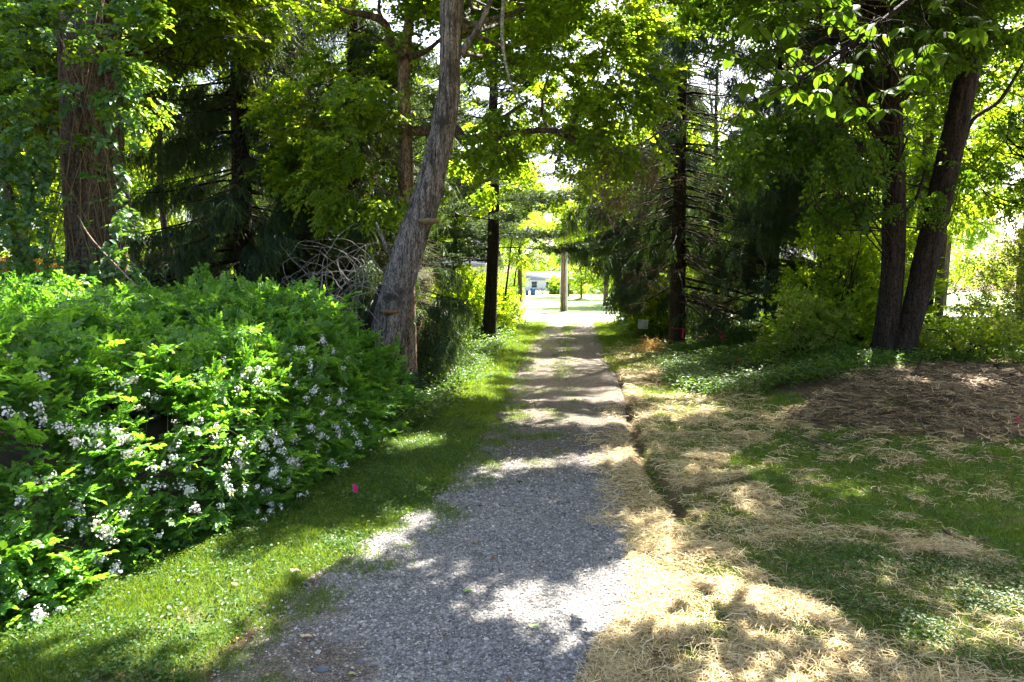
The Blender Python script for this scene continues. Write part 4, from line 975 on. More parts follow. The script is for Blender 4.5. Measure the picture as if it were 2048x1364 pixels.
# --- near overhanging hickory spray, large leaves, top right
hk_o = P(1900, -60, 9.5)
hk = empty('overhanging_hickory_branch', tuple(hk_o), 'large-leaved hickory branch hanging into the top right corner', 'branch')
mb = MB(); mb.tube([hk_o, P(1820, 0, 9.3), P(1740, 60, 9.0), P(1640, 130, 8.8), P(1540, 190, 8.6)], [.05, .045, .03, .02, .01], 8, 0, 1, 30); mb.out('limb', MAT['bark_dark'], hk, True, tuple(hk_o))
def bigleaf(seed):
    rnd = np.random.default_rng(seed); ys = np.array([0, .2, .45, .7, .88, 1.0]); w = np.array([0, .2, .3, .26, .13, 0]); V = []; F = []
    for y_, w_ in zip(ys, w): zc = -.25 * y_ ** 2; V += [(-w_, y_, zc + w_ * .25), (0, y_, zc), (w_, y_, zc + w_ * .25)]
    for i in range(5): a = i * 3; F += [(a, a + 1, a + 4, a + 3), (a + 1, a + 2, a + 5, a + 4)]
    return mk('leaf', np.array(V), [np.array(F)], MAT['leaf_dark'], link=False, attrs={'v': ('FACE', np.full(10, rnd.random(), np.float32))}).data
BLM = [bigleaf(i) for i in range(5)]
cen = [(1540, 60), (1600, 110), (1680, 60), (1700, 140), (1640, 190), (1760, 100), (1800, 40), (1860, 90), (1580, 200), (1720, 20), (1900, 30), (1640, 20), (1500, 150), (1830, 160), (1760, 190), (1950, 60), (1560, 10), (1870, 0), (2000, 30), (1690, 220)]
cnt = 0; hkt = []
for gx_ in range(56):
    c0 = cen[gx_ % len(cen)]; q = P(c0[0] + R.normal(0, 30), c0[1] + R.normal(0, 26), 8.9 + R.normal(0, .35)); az0 = R.uniform(0, 6.28); hkt.append(q)
    for k in range(5):
        if cnt >= 285: break
        cnt += 1; o = bpy.data.objects.new('leaf', BLM[R.integers(0, 5)]); COL.objects.link(o); o.parent = hk
        az = az0 + (k - 2) * .75; o.location = q + np.array([-math.sin(az), math.cos(az), 0]) * .02 - hk_o; o.rotation_euler = (R.normal(-.45, .2), R.normal(0, .3), az); s_ = R.uniform(.15, .24); o.scale = (s_,) * 3

C_, _ = catmull([hk_o, P(1820, 0, 9.3), P(1740, 60, 9.0), P(1640, 130, 8.8), P(1540, 190, 8.6)], [1] * 5, 30); mb = MB()
for q in hkt:
    j = int(np.argmin(np.linalg.norm(C_ - q, axis=1) + .02 * np.arange(30))); a = C_[max(0, j - 3)]; stemtube(mb, [a, a * .6 + q * .4 + R.normal(0, .06, 3), a * .2 + q * .8 + R.normal(0, .05, 3) + [0, 0, .05], q], .012, .005)
mb.out('twigs', MAT['bark_dark'], hk, origin=tuple(hk_o))['kind'] = 'stuff'

# --- conifers
def spruce(name, label, x0, y0, H, r0, Lmax, zlow, seed, group=None, dens=1.0, tufts_=True, deadlow=0.0, lean=0.0, sc=1.0, zmin=.2):
    rnd = np.random.default_rng(seed); zg = float(Z(x0, y0)); org = (x0, y0, zg)
    t = empty(name, org, label, 'spruce tree', group)
    tp = [(x0, y0, zg - .3), (x0, y0, zg + .5), (x0 + lean * .3, y0, H * .3), (x0 + lean * .6, y0, H * .6), (x0 + lean, y0, H)]
    trunk_mesh(t, tp, [r0 * 1.5, r0 * 1.05, r0 * .85, r0 * .55, .03], MAT['bark_dark'], org=org, sides=20, ridge=.08, seg=50, seed=seed)
    pos = []; dr = []; mb = MB(); dp = []; dd = []
    z_ = zlow
    while z_ < H - .4:
        f = (z_ - zlow) / (H - zlow); nb_ = rnd.integers(4, 7)
        for b in range(nb_):
            az = rnd.uniform(0, 6.283); L_ = Lmax * (1 - f) ** .75 * rnd.uniform(.65, 1.1) + .3; rad = np.array([math.cos(az), math.sin(az), 0]); cx_ = x0 + lean * z_ / H
            a = np.array([cx_, y0, z_]); tt = np.linspace(0, 1, 6); C_ = a + rad * (L_ * tt)[:, None] + np.array([0, 0, 1.]) * (L_ * (-.05 * tt - .30 * tt ** 1.5 + .12 * tt ** 4))[:, None]
            C_ += rnd.normal(0, .03, C_.shape); r_ = .012 + .008 * L_
            if not corridor(C_).any(): mb.tube(C_, np.linspace(r_, .005, 6), 4, seg=7)
            n_ = max(4, int(L_ * 12.5 * dens)); u = rnd.random(n_) ** .75 * .85 + .15
            if z_ < deadlow: u = u[u > .6]
            n_ = len(u); pp = a + rad * (L_ * u)[:, None] + np.array([0, 0, 1.]) * (L_ * (-.05 * u - .30 * u ** 1.5 + .12 * u ** 4))[:, None]
            side = rnd.choice([-1, 1], n_)[:, None] * np.array([-rad[1], rad[0], 0]); d_ = nrm(rad * rnd.uniform(.3, 1, (n_, 1)) + side * rnd.uniform(0, .9, (n_, 1)) + np.array([0, 0, -1]) * rnd.uniform(.0, 1.0, (n_, 1)))
            pos.append(pp); dr.append(d_)
            for q in range(3 if z_ < deadlow else 1):
                u_ = rnd.uniform(.1, .7); dp.append(a + rad * L_ * u_ - [0, 0, .1]); dd.append(nrm(rad + rnd.normal(0, .5, 3) - [0, 0, .2]))
        z_ += rnd.uniform(.24, .42)
    pos = np.concatenate(pos); dr = np.concatenate(dr); k = ~corridor(pos) & (pos[:, 2] > zg + zmin + .3 * rnd.random(len(pos))) & (cull(pos) | (rnd.random(len(pos)) < .06)); pos = pos[k]; dr = dr[k]
    mb.out('branches', MAT['bark_dark'], t, origin=org)['kind'] = 'stuff'
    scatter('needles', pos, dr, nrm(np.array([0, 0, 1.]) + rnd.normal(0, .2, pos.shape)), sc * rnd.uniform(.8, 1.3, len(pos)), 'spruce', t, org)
    dp = np.array(dp); dd = np.array(dd); k = ~corridor(dp); scatter('dead_twigs', dp[k], dd[k], (0, 0, 1.), rnd.uniform(.8, 1.6, k.sum()), 'twig', t, org); return t
spruce('spruce_tree', 'dark drooping spruce right of the drive with red ribbon on its trunk', 6.9, 28.5, 18, .34, 5.3, 2.2, 61, deadlow=4.5, dens=1.25, zmin=1.55)
spruce('spruce_tree', 'dark spruce farther down the drive at the right of its end', 7.6, 37, 17, .26, 5.4, 2.6, 62, dens=1.1, sc=1.3, zmin=1.5)
spruce('spruce_tree', 'spruce between the ribboned spruce and the twin dark trunks', 11.0, 29, 18, .28, 4.2, 1.6, 63, dens=1.2, deadlow=3)
spruce('spruce_tree', 'tall spruce with hanging sprays just left of the twin dark trunks', 11.3, 24.0, 17, .26, 3.1, 5.6, 64, dens=1.3)
spruce('spruce_tree', 'broad dark spruce behind the rose thicket beside the double trunk', -7.8, 20, 17, .32, 4.0, 1.5, 65, dens=1.25)
spruce('spruce_tree', 'dark spruce just left behind the leaning silver trunk', -4.6, 20.5, 18, .30, 3.6, 1.2, 66, dens=1.2, deadlow=4.5)
spruce('spruce_tree', 'spruce at the far back between the two left spruces', -8.0, 28, 18, .30, 3.6, 2, 67, dens=1.0, sc=1.2)
spruce('small_spruce', 'low spruce skirt of dark boughs right of the leaning trunk foot', -3.0, 18.6, 4.2, .10, 1.9, .3, 68, dens=1.4)

def pine(name, label, base, top, r0, seed, zlow, zhigh, Lb):
    rnd = np.random.default_rng(seed); org = tuple(base); t = empty(name, org, label, 'pine tree')
    mid = [base * (1 - f) + top * f + np.array([.12 * math.sin(f * 7), 0, 0]) for f in (0, .1, .3, .55, .8, 1)]
    trunk_mesh(t, mid, [r0 * 1.4, r0, r0 * .9, r0 * .7, r0 * .5, .04], MAT['bark_dark'], org=org, sides=20, ridge=.08, seg=50)
    pos = []; dr = []; mb = MB(); z_ = zlow
    while z_ < zhigh:
        a = base * (1 - (z_ - base[2]) / (top[2] - base[2])) + top * (z_ - base[2]) / (top[2] - base[2])
        for b in range(rnd.integers(3, 6)):
            az = rnd.uniform(0, 6.28); L_ = Lb * rnd.uniform(.5, 1.1) * (1 - .4 * (z_ - zlow) / (zhigh - zlow)); rad = np.array([math.cos(az), math.sin(az), rnd.uniform(-.05, .18)])
            C_ = a + rad * (L_ * np.linspace(0, 1, 5))[:, None] + rnd.normal(0, .07, (5, 3)); C_[0] = a
            if corridor(C_).any(): continue
            mb.tube(C_, [.03, .025, .02, .013, .006], 5, seg=9)
            n_ = int(L_ * 15); u = rnd.random(n_) ** .6 * .75 + .28; pp = a + rad * (L_ * u)[:, None] + rnd.normal(0, .16, (n_, 3)) * [1, 1, .35] * (L_ * .5)
            pos.append(pp); dr.append(nrm(rad + rnd.normal(0, .6, (n_, 3)) * [1, 1, .3]))
        z_ += rnd.uniform(.5, .85)
    mb.out('branches', MAT['bark_dark'], t, origin=org)['kind'] = 'stuff'
    pos = np.concatenate(pos); dr = np.concatenate(dr); k = ~corridor(pos) & cull(pos); scatter('needles', pos[k], dr[k], (0, 0, 1.), rnd.uniform(.9, 1.4, k.sum()), 'pine', t, org)
b = G(975, 690); pine('pine_tree', 'dark pine with level needle boughs close left of the drive', np.array([b[0], b[1], 0]), P(1003, -200, b[1]), .29, 71, 3.9, 15, 5.2)
b = G(912, 672); pine('pine_tree', 'slim pine behind the close pine, left of the drive', np.array([b[0] - .4, b[1] + 1, 0]), P(925, -150, b[1] + 1), .13, 72, 3.6, 14, 3.0)

# --- generic broadleaf builder for woodland behind
def wood_tree(name, label, base, H, r0, ell, ncl, rc, nper, kinds, scl, seed, group=None, bmat='bark_plain', lean=(0, 0), docull=True, br=.03, cat='tree'):
    base = np.array(base, float); org = tuple(base); t = empty(name, org, label, cat, group); rnd = np.random.default_rng(seed)
    top = base + [lean[0], lean[1], H]; tp = [base - [0, 0, .2]] + [base * (1 - f) + top * f + np.r_[rnd.normal(0, .02 * H * f, 2), 0] for f in (.04, .25, .5, .75, 1)]
    trunk_mesh(t, tp, [r0 * 1.4, r0, r0 * .9, r0 * .75, r0 * .5, .03], MAT[bmat], org=org, sides=14, ridge=.08, seg=36, seed=seed)
    cl = blobs(ell, ncl, seed + 1); crown(t, org, tp, cl, rc, nper, kinds, scl, seed + 2, bmat=MAT[bmat], docull=docull, br=br); return t
# saplings by the drive, left
for i, (a, b_, c_, d_, lab) in enumerate([(1000, 668, 1030, 430, 'thin sapling leaning right beside the close pine'), (1018, 652, 1040, 480, 'thinner sapling nearest the end of the drive on the left'), (940, 668, 935, 380, 'slim straight sapling between the two pines')]):
    g_ = G(a, b_); tpt = P(c_, d_, g_[1]); H_ = tpt[2]
    wood_tree('sapling', lab, (g_[0], g_[1], 0), H_, .07, [(tpt[0], tpt[1], H_ * .85, 1.6, 1.6, H_ * .3)], [12], .6, 12, ['bright'], .9, 700 + i * 5, None, 'bark_dark', (tpt[0] - g_[0], 0))
wood_tree('street_side_tree', 'bright leafy tree arching over the end of the drive from the left', (-3.4, 45.5, 0), 12, .18, [(.6, 45.5, 9.2, 5.0, 2.6, 3.6), (-3.4, 46, 8, 3.2, 2.4, 3.4)], [60, 30], .95, 14, ['bright', 'far'], 1.0, 740, None, 'bark_dark')
wood_tree('street_side_tree', 'bright leafy tree arching over the end of the drive from the right', (9.2, 46.5, 0), 12, .2, [(5.8, 46, 9.4, 4.6, 2.6, 3.8), (9, 46, 8, 3.4, 2.4, 3.4)], [56, 30], .95, 14, ['bright', 'far'], 1.0, 750, None, 'bark_dark')
# shrubs
def shrub(label, x0, y0, rx, ry, h, kinds, seed, n=60, rc=.45, nper=16, sc=1., stems=8, bmat='bark_dark', group=None, cat='shrub', z0=None, docull=False, name='shrub'):
    rnd = np.random.default_rng(seed); zg = float(Z(x0, y0)) if z0 is None else z0; org = (x0, y0, zg); t = empty(name, org, label, cat, group)
    nper = max(5, int(nper * .5)); stems = int(stems * 1.5)
    u = rnd.normal(0, 1, (n, 3)); u = u / np.linalg.norm(u, axis=1)[:, None] * rnd.random((n, 1)) ** .4; u[:, 2] = np.abs(u[:, 2])
    cl = u * [rx, ry, h] + [x0, y0, zg + .15]; mb = MB(); dst = []
    off = rnd.normal(0, .5, (n, nper, 3)) * rc * [1, 1, .8]; pos = (cl[:, None] + off).reshape(-1, 3); d_ = nrm(off + (cl - [x0, y0, zg])[:, None] * .3 + rnd.normal(0, .2, off.shape)).reshape(-1, 3)
    k = (pos[:, 2] > zg + .05) & ~corridor(pos, -.3)
    if docull: k &= cull(pos) | (rnd.random(len(pos)) < .5)
    scatter('foliage', pos[k], d_[k], nrm(np.array([0, 0, 1.]) + rnd.normal(0, .4, (k.sum(), 3))), sc * rnd.uniform(.7, 1.3, k.sum()), kinds, t, org)
    for i in range(stems):
        a = np.array([x0 + rnd.normal(0, .15), y0 + rnd.normal(0, .15), zg - .05]); e = cl[rnd.integers(0, n)]
        mb.tube([a, a * .6 + e * .4 + rnd.normal(0, .15, 3) + [0, 0, .3], a * .25 + e * .75 + rnd.normal(0, .12, 3), e], [.03, .022, .015, .005], 5, seg=10)
        for q in range(2):
            e2 = cl[rnd.integers(0, n)]; m_ = a * .5 + e * .5; stemtube(mb, [m_, (m_ + e2) / 2 + rnd.normal(0, .1, 3), e2], .012, .004)
    mb.out('stems', MAT[bmat], t, origin=org)['kind'] = 'stuff'; return t
shrub('tall sunlit honeysuckle with many crossing stems left of the twin dark trunks', 10.6, 21.6, 1.9, 1.6, 4.4, ['small', 'bright'], 81, 78, .45, 18, 1.1, 26)
shrub('smaller grey-green shrub at the left foot of the tall honeysuckle', 8.6, 19.8, 1.3, 1.0, 1.7, ['smallmid', 'pale'], 82, 60, .36, 16, .9, 10)
shrub('sunlit waist-high shrub just right of the twin trunk bases', 12.6, 18.8, 1.5, 1.0, 1.1, ['small', 'pale'], 83, 60, .36, 16, .9, 8)
shrub('bright shrub glowing behind the twin dark trunks', 13.6, 25, 2.0, 1.6, 4.4, ['bright', 'small'], 84, 70, .5, 16, 1.0, 10)
shrub('pale flowering shrub at the right edge above the bank', 17.8, 22.5, 2.6, 2.0, 4.2, ['pale'], 85, 150, .5, 20, 1.05, 12)
shrub('dark shrub low at the right edge under the pale flowering shrub', 17.0, 19.5, 1.6, 1.2, 1.6, ['smallmid'], 86, 50, .4, 14, 1, 8)
shrub('bright leafy shrub spilling to the left edge at the end of the drive', -1.35, 40, 1.35, 2.4, 2.4, ['bright', 'small'], 87, 80, .5, 18, 1.4, 10)
shrub('sunlit undergrowth shrub behind the close pine left of the drive', -2.6, 37, 2.2, 2.0, 2.8, ['bright', 'small'], 88, 80, .5, 16, 1.4, 10)
shrub('low dark shrub at the foot of the close pine', -3.5, 28.5, 1.5, 1.6, 1.3, ['smallmid'], 89, 50, .45, 14, 1.3, 6)
shrub('leafy shrub at the right corner where the drive meets the street', 8.6, 45.5, 1.5, 1.5, 2.4, ['bright', 'small'], 90, 60, .5, 16, 1.5, 8)
shrub('small leafy plant growing at the foot of the leaning trunk', -2.9, 14.2, .7, .6, 1.3, ['rose'], 91, 26, .3, 12, 1.1, 6)
shrub('orange-leaved shrub far left behind the double trunk', -13.3, 18.5, 1.5, 1.2, 3.6, ['orange'], 92, 70, .4, 14, 1, 8)
shrub('green leafy shrub at the far left edge in front of the orange shrub', -11.6, 14.6, 1.6, 1.4, 3.6, ['maple', 'vine'], 93, 60, .5, 14, .9, 8)
shrub('tall sunlit bush between the double trunk and the broad spruce', -11.2, 24, 2.0, 1.6, 4.4, ['bright', 'small'], 94, 90, .5, 16, 1.2, 10)
shrub('yellow-green thicket behind the ribboned spruce', 9.5, 36, 3.2, 1.8, 3.4, ['bright', 'small'], 95, 110, .5, 16, 1.4, 10)
shrub('sunlit understory bush behind the tall honeysuckle', 15.2, 32, 3.0, 2, 4.0, ['bright', 'small'], 96, 100, .5, 16, 1.4, 10)
shrub('dark understory bush behind the left spruces', -6.5, 31, 3.0, 2, 3.0, ['maple', 'bright'], 97, 90, .5, 16, 1.2, 10)

# woodland behind: prototypes and copies
proto = []
for i, (k_, seed) in enumerate(((['far', 'farmid'], 501), (['far'], 521), (['far', 'farmid'], 541))):
    proto.append(wood_tree('woodland_tree', 'x', (0, 200 + 12 * i, 0), 15 + i, .22 + .03 * i, [(0, 200 + 12 * i, 10, 4.2, 4.2, 5.2)], [44], 1.0, 14, k_, 1.0, seed, docull=False, br=.03))
zones = [('sunlit woodland tree seen far off between the left trees', 'trees far behind on the left', [(-30, 34), (-24, 38), (-19, 33), (-26, 46), (-17, 42), (-12.5, 37), (-11, 46), (-19.5, 27), (-6.5, 42), (-24, 26)]),
         ('sunlit woodland tree seen far off through the right side', 'trees far behind on the right', [(30, 34), (25, 40), (20, 36), (27, 28), (16, 42), (12.5, 44), (22, 47), (33, 44), (24, 22.5), (17, 29)]),
         ('pale roadside tree beyond the street behind the conifers', 'trees beyond the street', [(-34, 68), (-22, 72), (-12, 70), (-4, 82), (24, 70), (36, 68), (48, 76), (-48, 72), (16, 84), (1, 84), (8.5, 104), (-7, 94)])]
first = [True] * 3; kk = 0
WL_ = ['sunlit tree behind the orange-leaved shrub at far left', 'sunlit tree in the gap right of the double trunk, the farther one', 'sunlit tree in the gap right of the double trunk, the nearer one', 'distant tree behind the crooked thin trunk at far left', 'distant tree directly behind the broad dark left spruce', 'distant tree behind the dark spruce next to the leaning trunk', 'farthest tree seen between the two left spruces', 'tree just behind the pale grey leaning trunk', 'distant tree behind the two pines left of the drive', 'bright tree at the far left edge behind the thin trunk',
 'distant tree at the right edge above the pale flowering shrub', 'distant tree to the right of the twin dark trunks, middle of the three', 'distant tree directly behind the twin dark trunks', 'nearer tree at the right edge behind the pale shrub', 'distant tree behind the tall honeysuckle', 'distant tree behind the spruce left of the honeysuckle', 'farthest tree glimpsed left of the twin dark trunks', 'farthest tree at the right edge behind the leafy crown', 'tree standing close behind the pale flowering shrub', 'tree standing close behind the bright shrub by the twin trunks',
 'roadside tree beyond the street behind the broad left spruce', 'roadside tree beyond the street behind the left spruces', 'roadside tree beyond the street left of the pinkish house', 'tree on the lawn edge left of the utility pole, behind the pines', 'roadside tree beyond the street behind the tall honeysuckle', 'roadside tree beyond the street behind the twin dark trunks', 'roadside tree beyond the street at the far right', 'roadside tree beyond the street at the far left', 'tree beyond the street behind the ribboned spruce', 'tree beyond the lawn straight above the end of the drive', 'farthest tree above the end of the drive, right of the utility pole', 'tree beyond the lawn left of the end of the drive']
for zl, gp_, locs in zones:
    for (x0, y0) in locs:
        i = kk % 3; kk += 1; src = proto[i]
        if first[i]: o = src; first[i] = False
        else: o = copy_tree(src)
        o.location = (x0, y0, float(ground_z(np.array([x0]), np.array([y0]))[0]) - .1); s_ = R.uniform(.85, 1.2); o.scale = (s_, s_, s_); o.rotation_euler = (0, 0, R.uniform(0, 6.28))
        tag(o, WL_[kk - 1], 'tree', gp_)
# grey trunk leaning left beside sky gap
wood_tree('grey_tree', 'pale grey trunk leaning left against the sky right of the double trunk', P(300, 600, 22) * [1, 1, 0], 12, .17, [(-12.5, 22, 10, 2.2, 2, 1.6)], [20], .8, 16, ['maple'], 1, 560, None, 'bark_grey', (-1.4, 0))
wood_tree('slender_tree', 'slender dark trunk standing right of the pale grey trunk', P(345, 600, 21) * [1, 1, 0], 12, .12, [(-9.5, 22, 9.5, 2, 2, 1.6)], [16], .8, 14, ['maple'], 1, 566, None, 'bark_plain', (-.3, 0))
wood_tree('slender_tree', 'crooked thin trunk at the far left edge among leaves', P(70, 600, 15.5) * [1, 1, 0], 10, .12, [(-10.8, 15.5, 7.5, 1.8, 1.5, 1.8)], [26], .7, 18, ['maple', 'bright'], 1, 571, None, 'bark_plain', (-.8, 0))
wood_tree('slender_tree', 'slim trunk just behind the twin dark trunks toward the pale shrub', (15.2, 25, .4), 12, .14, [(15.5, 25, 9.5, 2.6, 2.2, 2.2)], [34], .8, 16, ['mapledark', 'bright'], 1, 577, None, 'bark_dark', (.6, 0))
wood_tree('oak_tree', 'leafy crown filling the upper right edge behind the twin trunks', (19.5, 26, .3), 14, .24, [(18.5, 25, 9, 3.6, 3, 3.6)], [80], .9, 20, ['maple', 'bright'], 1.1, 583, None, 'bark_dark')
wood_tree('locust_tree', 'feathery yellow-green tree above the ribboned spruce at top centre right', (9.3, 31.5, .1), 15, .13, [(8.2, 30.5, 12.2, 3.6, 2.5, 2.6)], [56], .8, 20, ['small', 'bright'], 1.2, 590, None, 'bark_dark')

# ------------------------------------------------------------------ dead tangle
org = P(690, 660, 13.2); org[2] = 1.2; org = tuple(org)
dt_ = empty('dead_vines', org, 'tangle of bare grey dead vines left of the leaning trunk', 'vines')
mb = MB()
for i in range(44):
    a = P(R.uniform(560, 800), R.uniform(560, 690), R.uniform(12.8, 13.9)); e = P(R.uniform(560, 820), R.uniform(480, 640), R.uniform(12.8, 13.9)); up_ = R.uniform(.1, .7)
    pts = [a, a * .7 + e * .3 + [R.normal(0, .25), R.normal(0, .12), up_ * .8], a * .3 + e * .7 + [R.normal(0, .25), R.normal(0, .12), up_], e]
    C, _ = catmull(pts, [1] * 4, 12); C += R.normal(0, .012, C.shape); V_, Q_, T_ = tube(C, np.linspace(R.uniform(.004, .008), .002, 12), 4, seg=20); mb.add(V_, Q_, T_)
mb.out('stems', MAT['twig_grey'], dt_, origin=org)['kind'] = 'stuff'
# brown dead twigs hanging in the spruce
org = tuple(P(1230, 330, 17)); pos = np.array([P(R.normal(1235, 48), R.normal(330, 52), 17 + R.normal(0, .5)) for _ in range(150)])
db = empty('dead_branch', org, 'bare pinkish-brown dead spray hanging above the drive between the pine and the ribboned spruce', 'branch')
scatter('twigs', pos, nrm(R.normal(0, .6, pos.shape) + [-.4, 0, -.3]), (0, 0, 1.), R.uniform(.8, 1.5, len(pos)), 'twig', db, org)
mb = MB(); mb.tube([P(1340, 250, 17), P(1280, 290, 17), P(1220, 320, 17), P(1170, 330, 17)], [.03, .025, .02, .008], 6); mb.out('limb', MAT['twig_dead'], db, origin=org)

# ------------------------------------------------------------------ small things
pink = plain('flag_pink', (.85, .03, .25), rough=.5, trans=.3); red = plain('ribbon_red', (.65, .03, .08), rough=.5, trans=.25); wire = plain('wire', (.35, .35, .35), metal=1, rough=.4)
def flag(x, y, z, label, h=.32, mat=pink, rz=0., s=1.0):
    t = empty('marking_flag', (x, y, z), label, 'flag', 'marking flags along the drive'); mb = MB(); mb.tube([(0, 0, -.03), (.004, 0, h * .5), (0, 0, h)], [.0022] * 3, 5); mb.out('stake', wire, t)
    mb = MB(); n = 6; V = []; w = .085 * s; hh = .10 * s
    for i in range(n):
        f = i / (n - 1)
        for j, zz in enumerate((0, hh)): V.append((w * f * math.cos(.5 * f) * (1 - .25 * (j == 0) * f), .018 * math.sin(f * 5), h - hh * .95 + zz - .035 * f * (1 if j else .4)))
    V = np.array(V); V2 = V + [0, .0012, 0]; Q = [(2 * i, 2 * i + 2, 2 * i + 3, 2 * i + 1) for i in range(n - 1)]; mb.add(V, Q); mb.add(V2, [q[::-1] for q in Q]); mb.out('pennant', mat, t); t.rotation_euler = (0, 0, rz)
g_ = G(706, 1005); flag(g_[0], g_[1], float(Z(g_[0], g_[1])), 'pink marking flag in the grass beside the rose thicket', .20, pink, .4, 1.0)
g_ = G(1444, 770, .1); flag(g_[0], g_[1], float(Z(g_[0], g_[1])), 'pink marking flag at the grass edge below the red ribbon stake', .30, pink, 1.1, 1.5)
g_ = G(1474, 740, .2); flag(g_[0], g_[1], float(Z(g_[0], g_[1])), 'faded red marking flag in the undergrowth beside the red ribbon stake', .34, red, .3, 1.5)
g_ = G(924, 765, 0); flag(g_[0], g_[1], float(Z(g_[0], g_[1])), 'small red marking flag in the grass left of the drive', .12, red, .3, .9)
g_ = G(1272, 678, 0); flag(g_[0], g_[1], float(Z(g_[0], g_[1])), 'red marking flag in front of the white notice board', .30, red, .2, 2.0)
g_ = G(1334, 722, .1); flag(g_[0], g_[1], float(Z(g_[0], g_[1])), 'red marking flag drooping at the foot of the ribboned spruce', .18, red, .5, 2.2)
g_ = G(2028, 900, .1); flag(g_[0], g_[1], float(Z(g_[0], g_[1])), 'dim red marking flag at the right edge below the straw bank', .16, red, .5, 1.0)
# ribbon round the spruce trunk
rb = empty('red_ribbon', (6.9, 28.1, 1.0), 'red ribbon tied on the trunk of the spruce by the drive', 'ribbon')
mb = MB(); th = np.linspace(0, 2 * math.pi, 24, endpoint=False); V = [(.355 * math.cos(a), .4 + .355 * math.sin(a), z_ + .02 * math.sin(a * 2)) for z_ in (0, .012) for a in th]
mb.add(V, [(i, (i + 1) % 24, 24 + (i + 1) % 24, 24 + i) for i in range(24)]); mb.out('band', red, rb)
mb = MB(); V = [(.10 + .02 * math.sin(i) + w, -.02 - .01 * i, .03 - .07 * i) for i in range(7) for w in (0, .09)]; mb.add(V, [(2 * i, 2 * i + 1, 2 * i + 3, 2 * i + 2) for i in range(6)]); mb.out('tail', red, rb)
# leaning stake with a ribbon
a = G(1452, 712, .1); 
sk = empty('survey_stake', (a[0], a[1], float(Z(a[0], a[1]))), 'leaning dark survey stake wrapped with a red ribbon right of the spruce', 'stake')
mb = MB(); mb.tube([(0, 0, -.1), (-.25, 0, .55), (-.52, 0, 1.15)], [.022, .022, .018], 6); mb.out('post', MAT['bark_plain'], sk)
mb = MB(); mb.tube([(-.02, -.01, .05), (-.14, -.03, .32), (-.28, -.02, .66)], [.030, .045, .028], 7, .3, 2, 16); mb.out('ribbon', red, sk)
# white notice board on legs
a = G(1284, 682)
nb_ = empty('notice_board', (a[0], a[1], 0), 'small white notice board on posts under the spruces right of the drive', 'sign'); nb_.rotation_euler = (math.radians(-6), math.radians(4), 0)
mb = MB(); mb.box((0, 0, .83), (.50, .02, .46)); mb.out('panel', plain('board_white', (.72, .72, .70), rough=.5), nb_)
tx = MB(); rr_ = np.random.default_rng(3)
for i in range(7):
    x_ = -.20
    while x_ < .19: w_ = rr_.uniform(.02, .07); tx.box((x_ + w_ / 2, -.0125, .99 - i * .052), (w_, .003, .012)); x_ += w_ + .014
tx.out('print', plain('ink_grey', (.30, .30, .31)), nb_)['kind'] = 'stuff'
for sx in (-.22, .22): mb = MB(); mb.box((sx, .022, .4), (.035, .02, .85)); mb.out('post', MAT['bark_plain'], nb_)
a = G(1262, 668); rf = MB(); rf.tube([(0, 0, 0), (0, 0, .05), (.0, 0, .06), (0, 0, .66), (0, 0, .70)], [.24, .24, .17, .05, .045], 14, 0, 0, 20)
co = rf.out('warning_cone', plain('cone_dull_red', (.36, .05, .03), rough=.6), None, True); co.location = (a[0], a[1], 0); tag(co, 'dull red traffic cone standing left of the white notice board', 'cone')
# clump of orange dry straw by the spruce
cpos = G(1308, 705, .05); n = 900; th = R.uniform(0, 6.28, n); c_ = np.c_[R.normal(0, .36, n), R.normal(0, .2, n), np.abs(R.normal(0, .2, n)) + .05]; d_ = nrm(np.c_[np.cos(th), np.sin(th), R.normal(0, .5, n)]) * R.uniform(.08, .2, n)[:, None]; s_ = nrm(np.cross(d_, R.normal(0, 1, (n, 3)))) * .006
V = np.stack([c_ - d_ - s_, c_ - d_ + s_, c_ + d_ + s_, c_ + d_ - s_], 1).reshape(-1, 3)
oc = mk('straw_clump', V, [np.arange(n * 4).reshape(-1, 4)], attrmat('straw_orange', [(0, (.36, .22, .05)), (1, (.70, .50, .16))]), attrs={'v': ('FACE', R.random(n).astype(np.float32))}); oc.location = (cpos[0], cpos[1], float(Z(cpos[0], cpos[1]))); tag(oc, 'heap of orange dried straw left of the spruce foot', 'straw heap')
# fallen branches
mb = MB(); a = G(1885, 1078); b_ = G(1925, 1098); c_ = G(1975, 1098); 
def onz(p_, h): return np.array([p_[0], p_[1], float(Z(p_[0], p_[1])) + h])
mb.tube([onz(a, .06), onz(a * .5 + b_ * .5, .04), onz(b_, .025), onz(c_, .02)], [.018, .022, .024, .017], 9, .15, 2, 30)
fb = mb.out('fallen_branch', barkmat('branch_bark', (.08, .05, .035), (.27, .18, .12), .5, 20, .5), None, True, origin=onz(b_, 0)); fb.location = onz(b_, 0); tag(fb, 'short bent fallen branch at the right edge of the dark grass', 'branch')
mb = MB(); mb.tube([onz(G(1790, 800, .5), .02), onz(G(1830, 770, .5), .08), onz(G(1850, 735, .5), .30)], [.05, .04, .015], 8, .2, 2, 20)
lg = onz(G(1790, 800, .5), 0); fb = mb.out('broken_limb', MAT['bark_dark'], None, True, origin=lg); fb.location = lg; tag(fb, 'dark broken limb jutting up from the straw bank', 'branch')
mb = MB(); mb.tube([onz(G(1960, 735, .6), .05), onz(G(2000, 760, .5), .08), onz(G(2050, 790, .5), .05)], [.05, .06, .05], 8, .2, 2, 20)
lg = onz(G(2000, 760, .5), 0); fb = mb.out('fallen_log', MAT['bark_dark'], None, True, origin=lg); fb.location = lg; tag(fb, 'dark log lying on top of the straw bank at the right edge', 'log')
mb = MB()
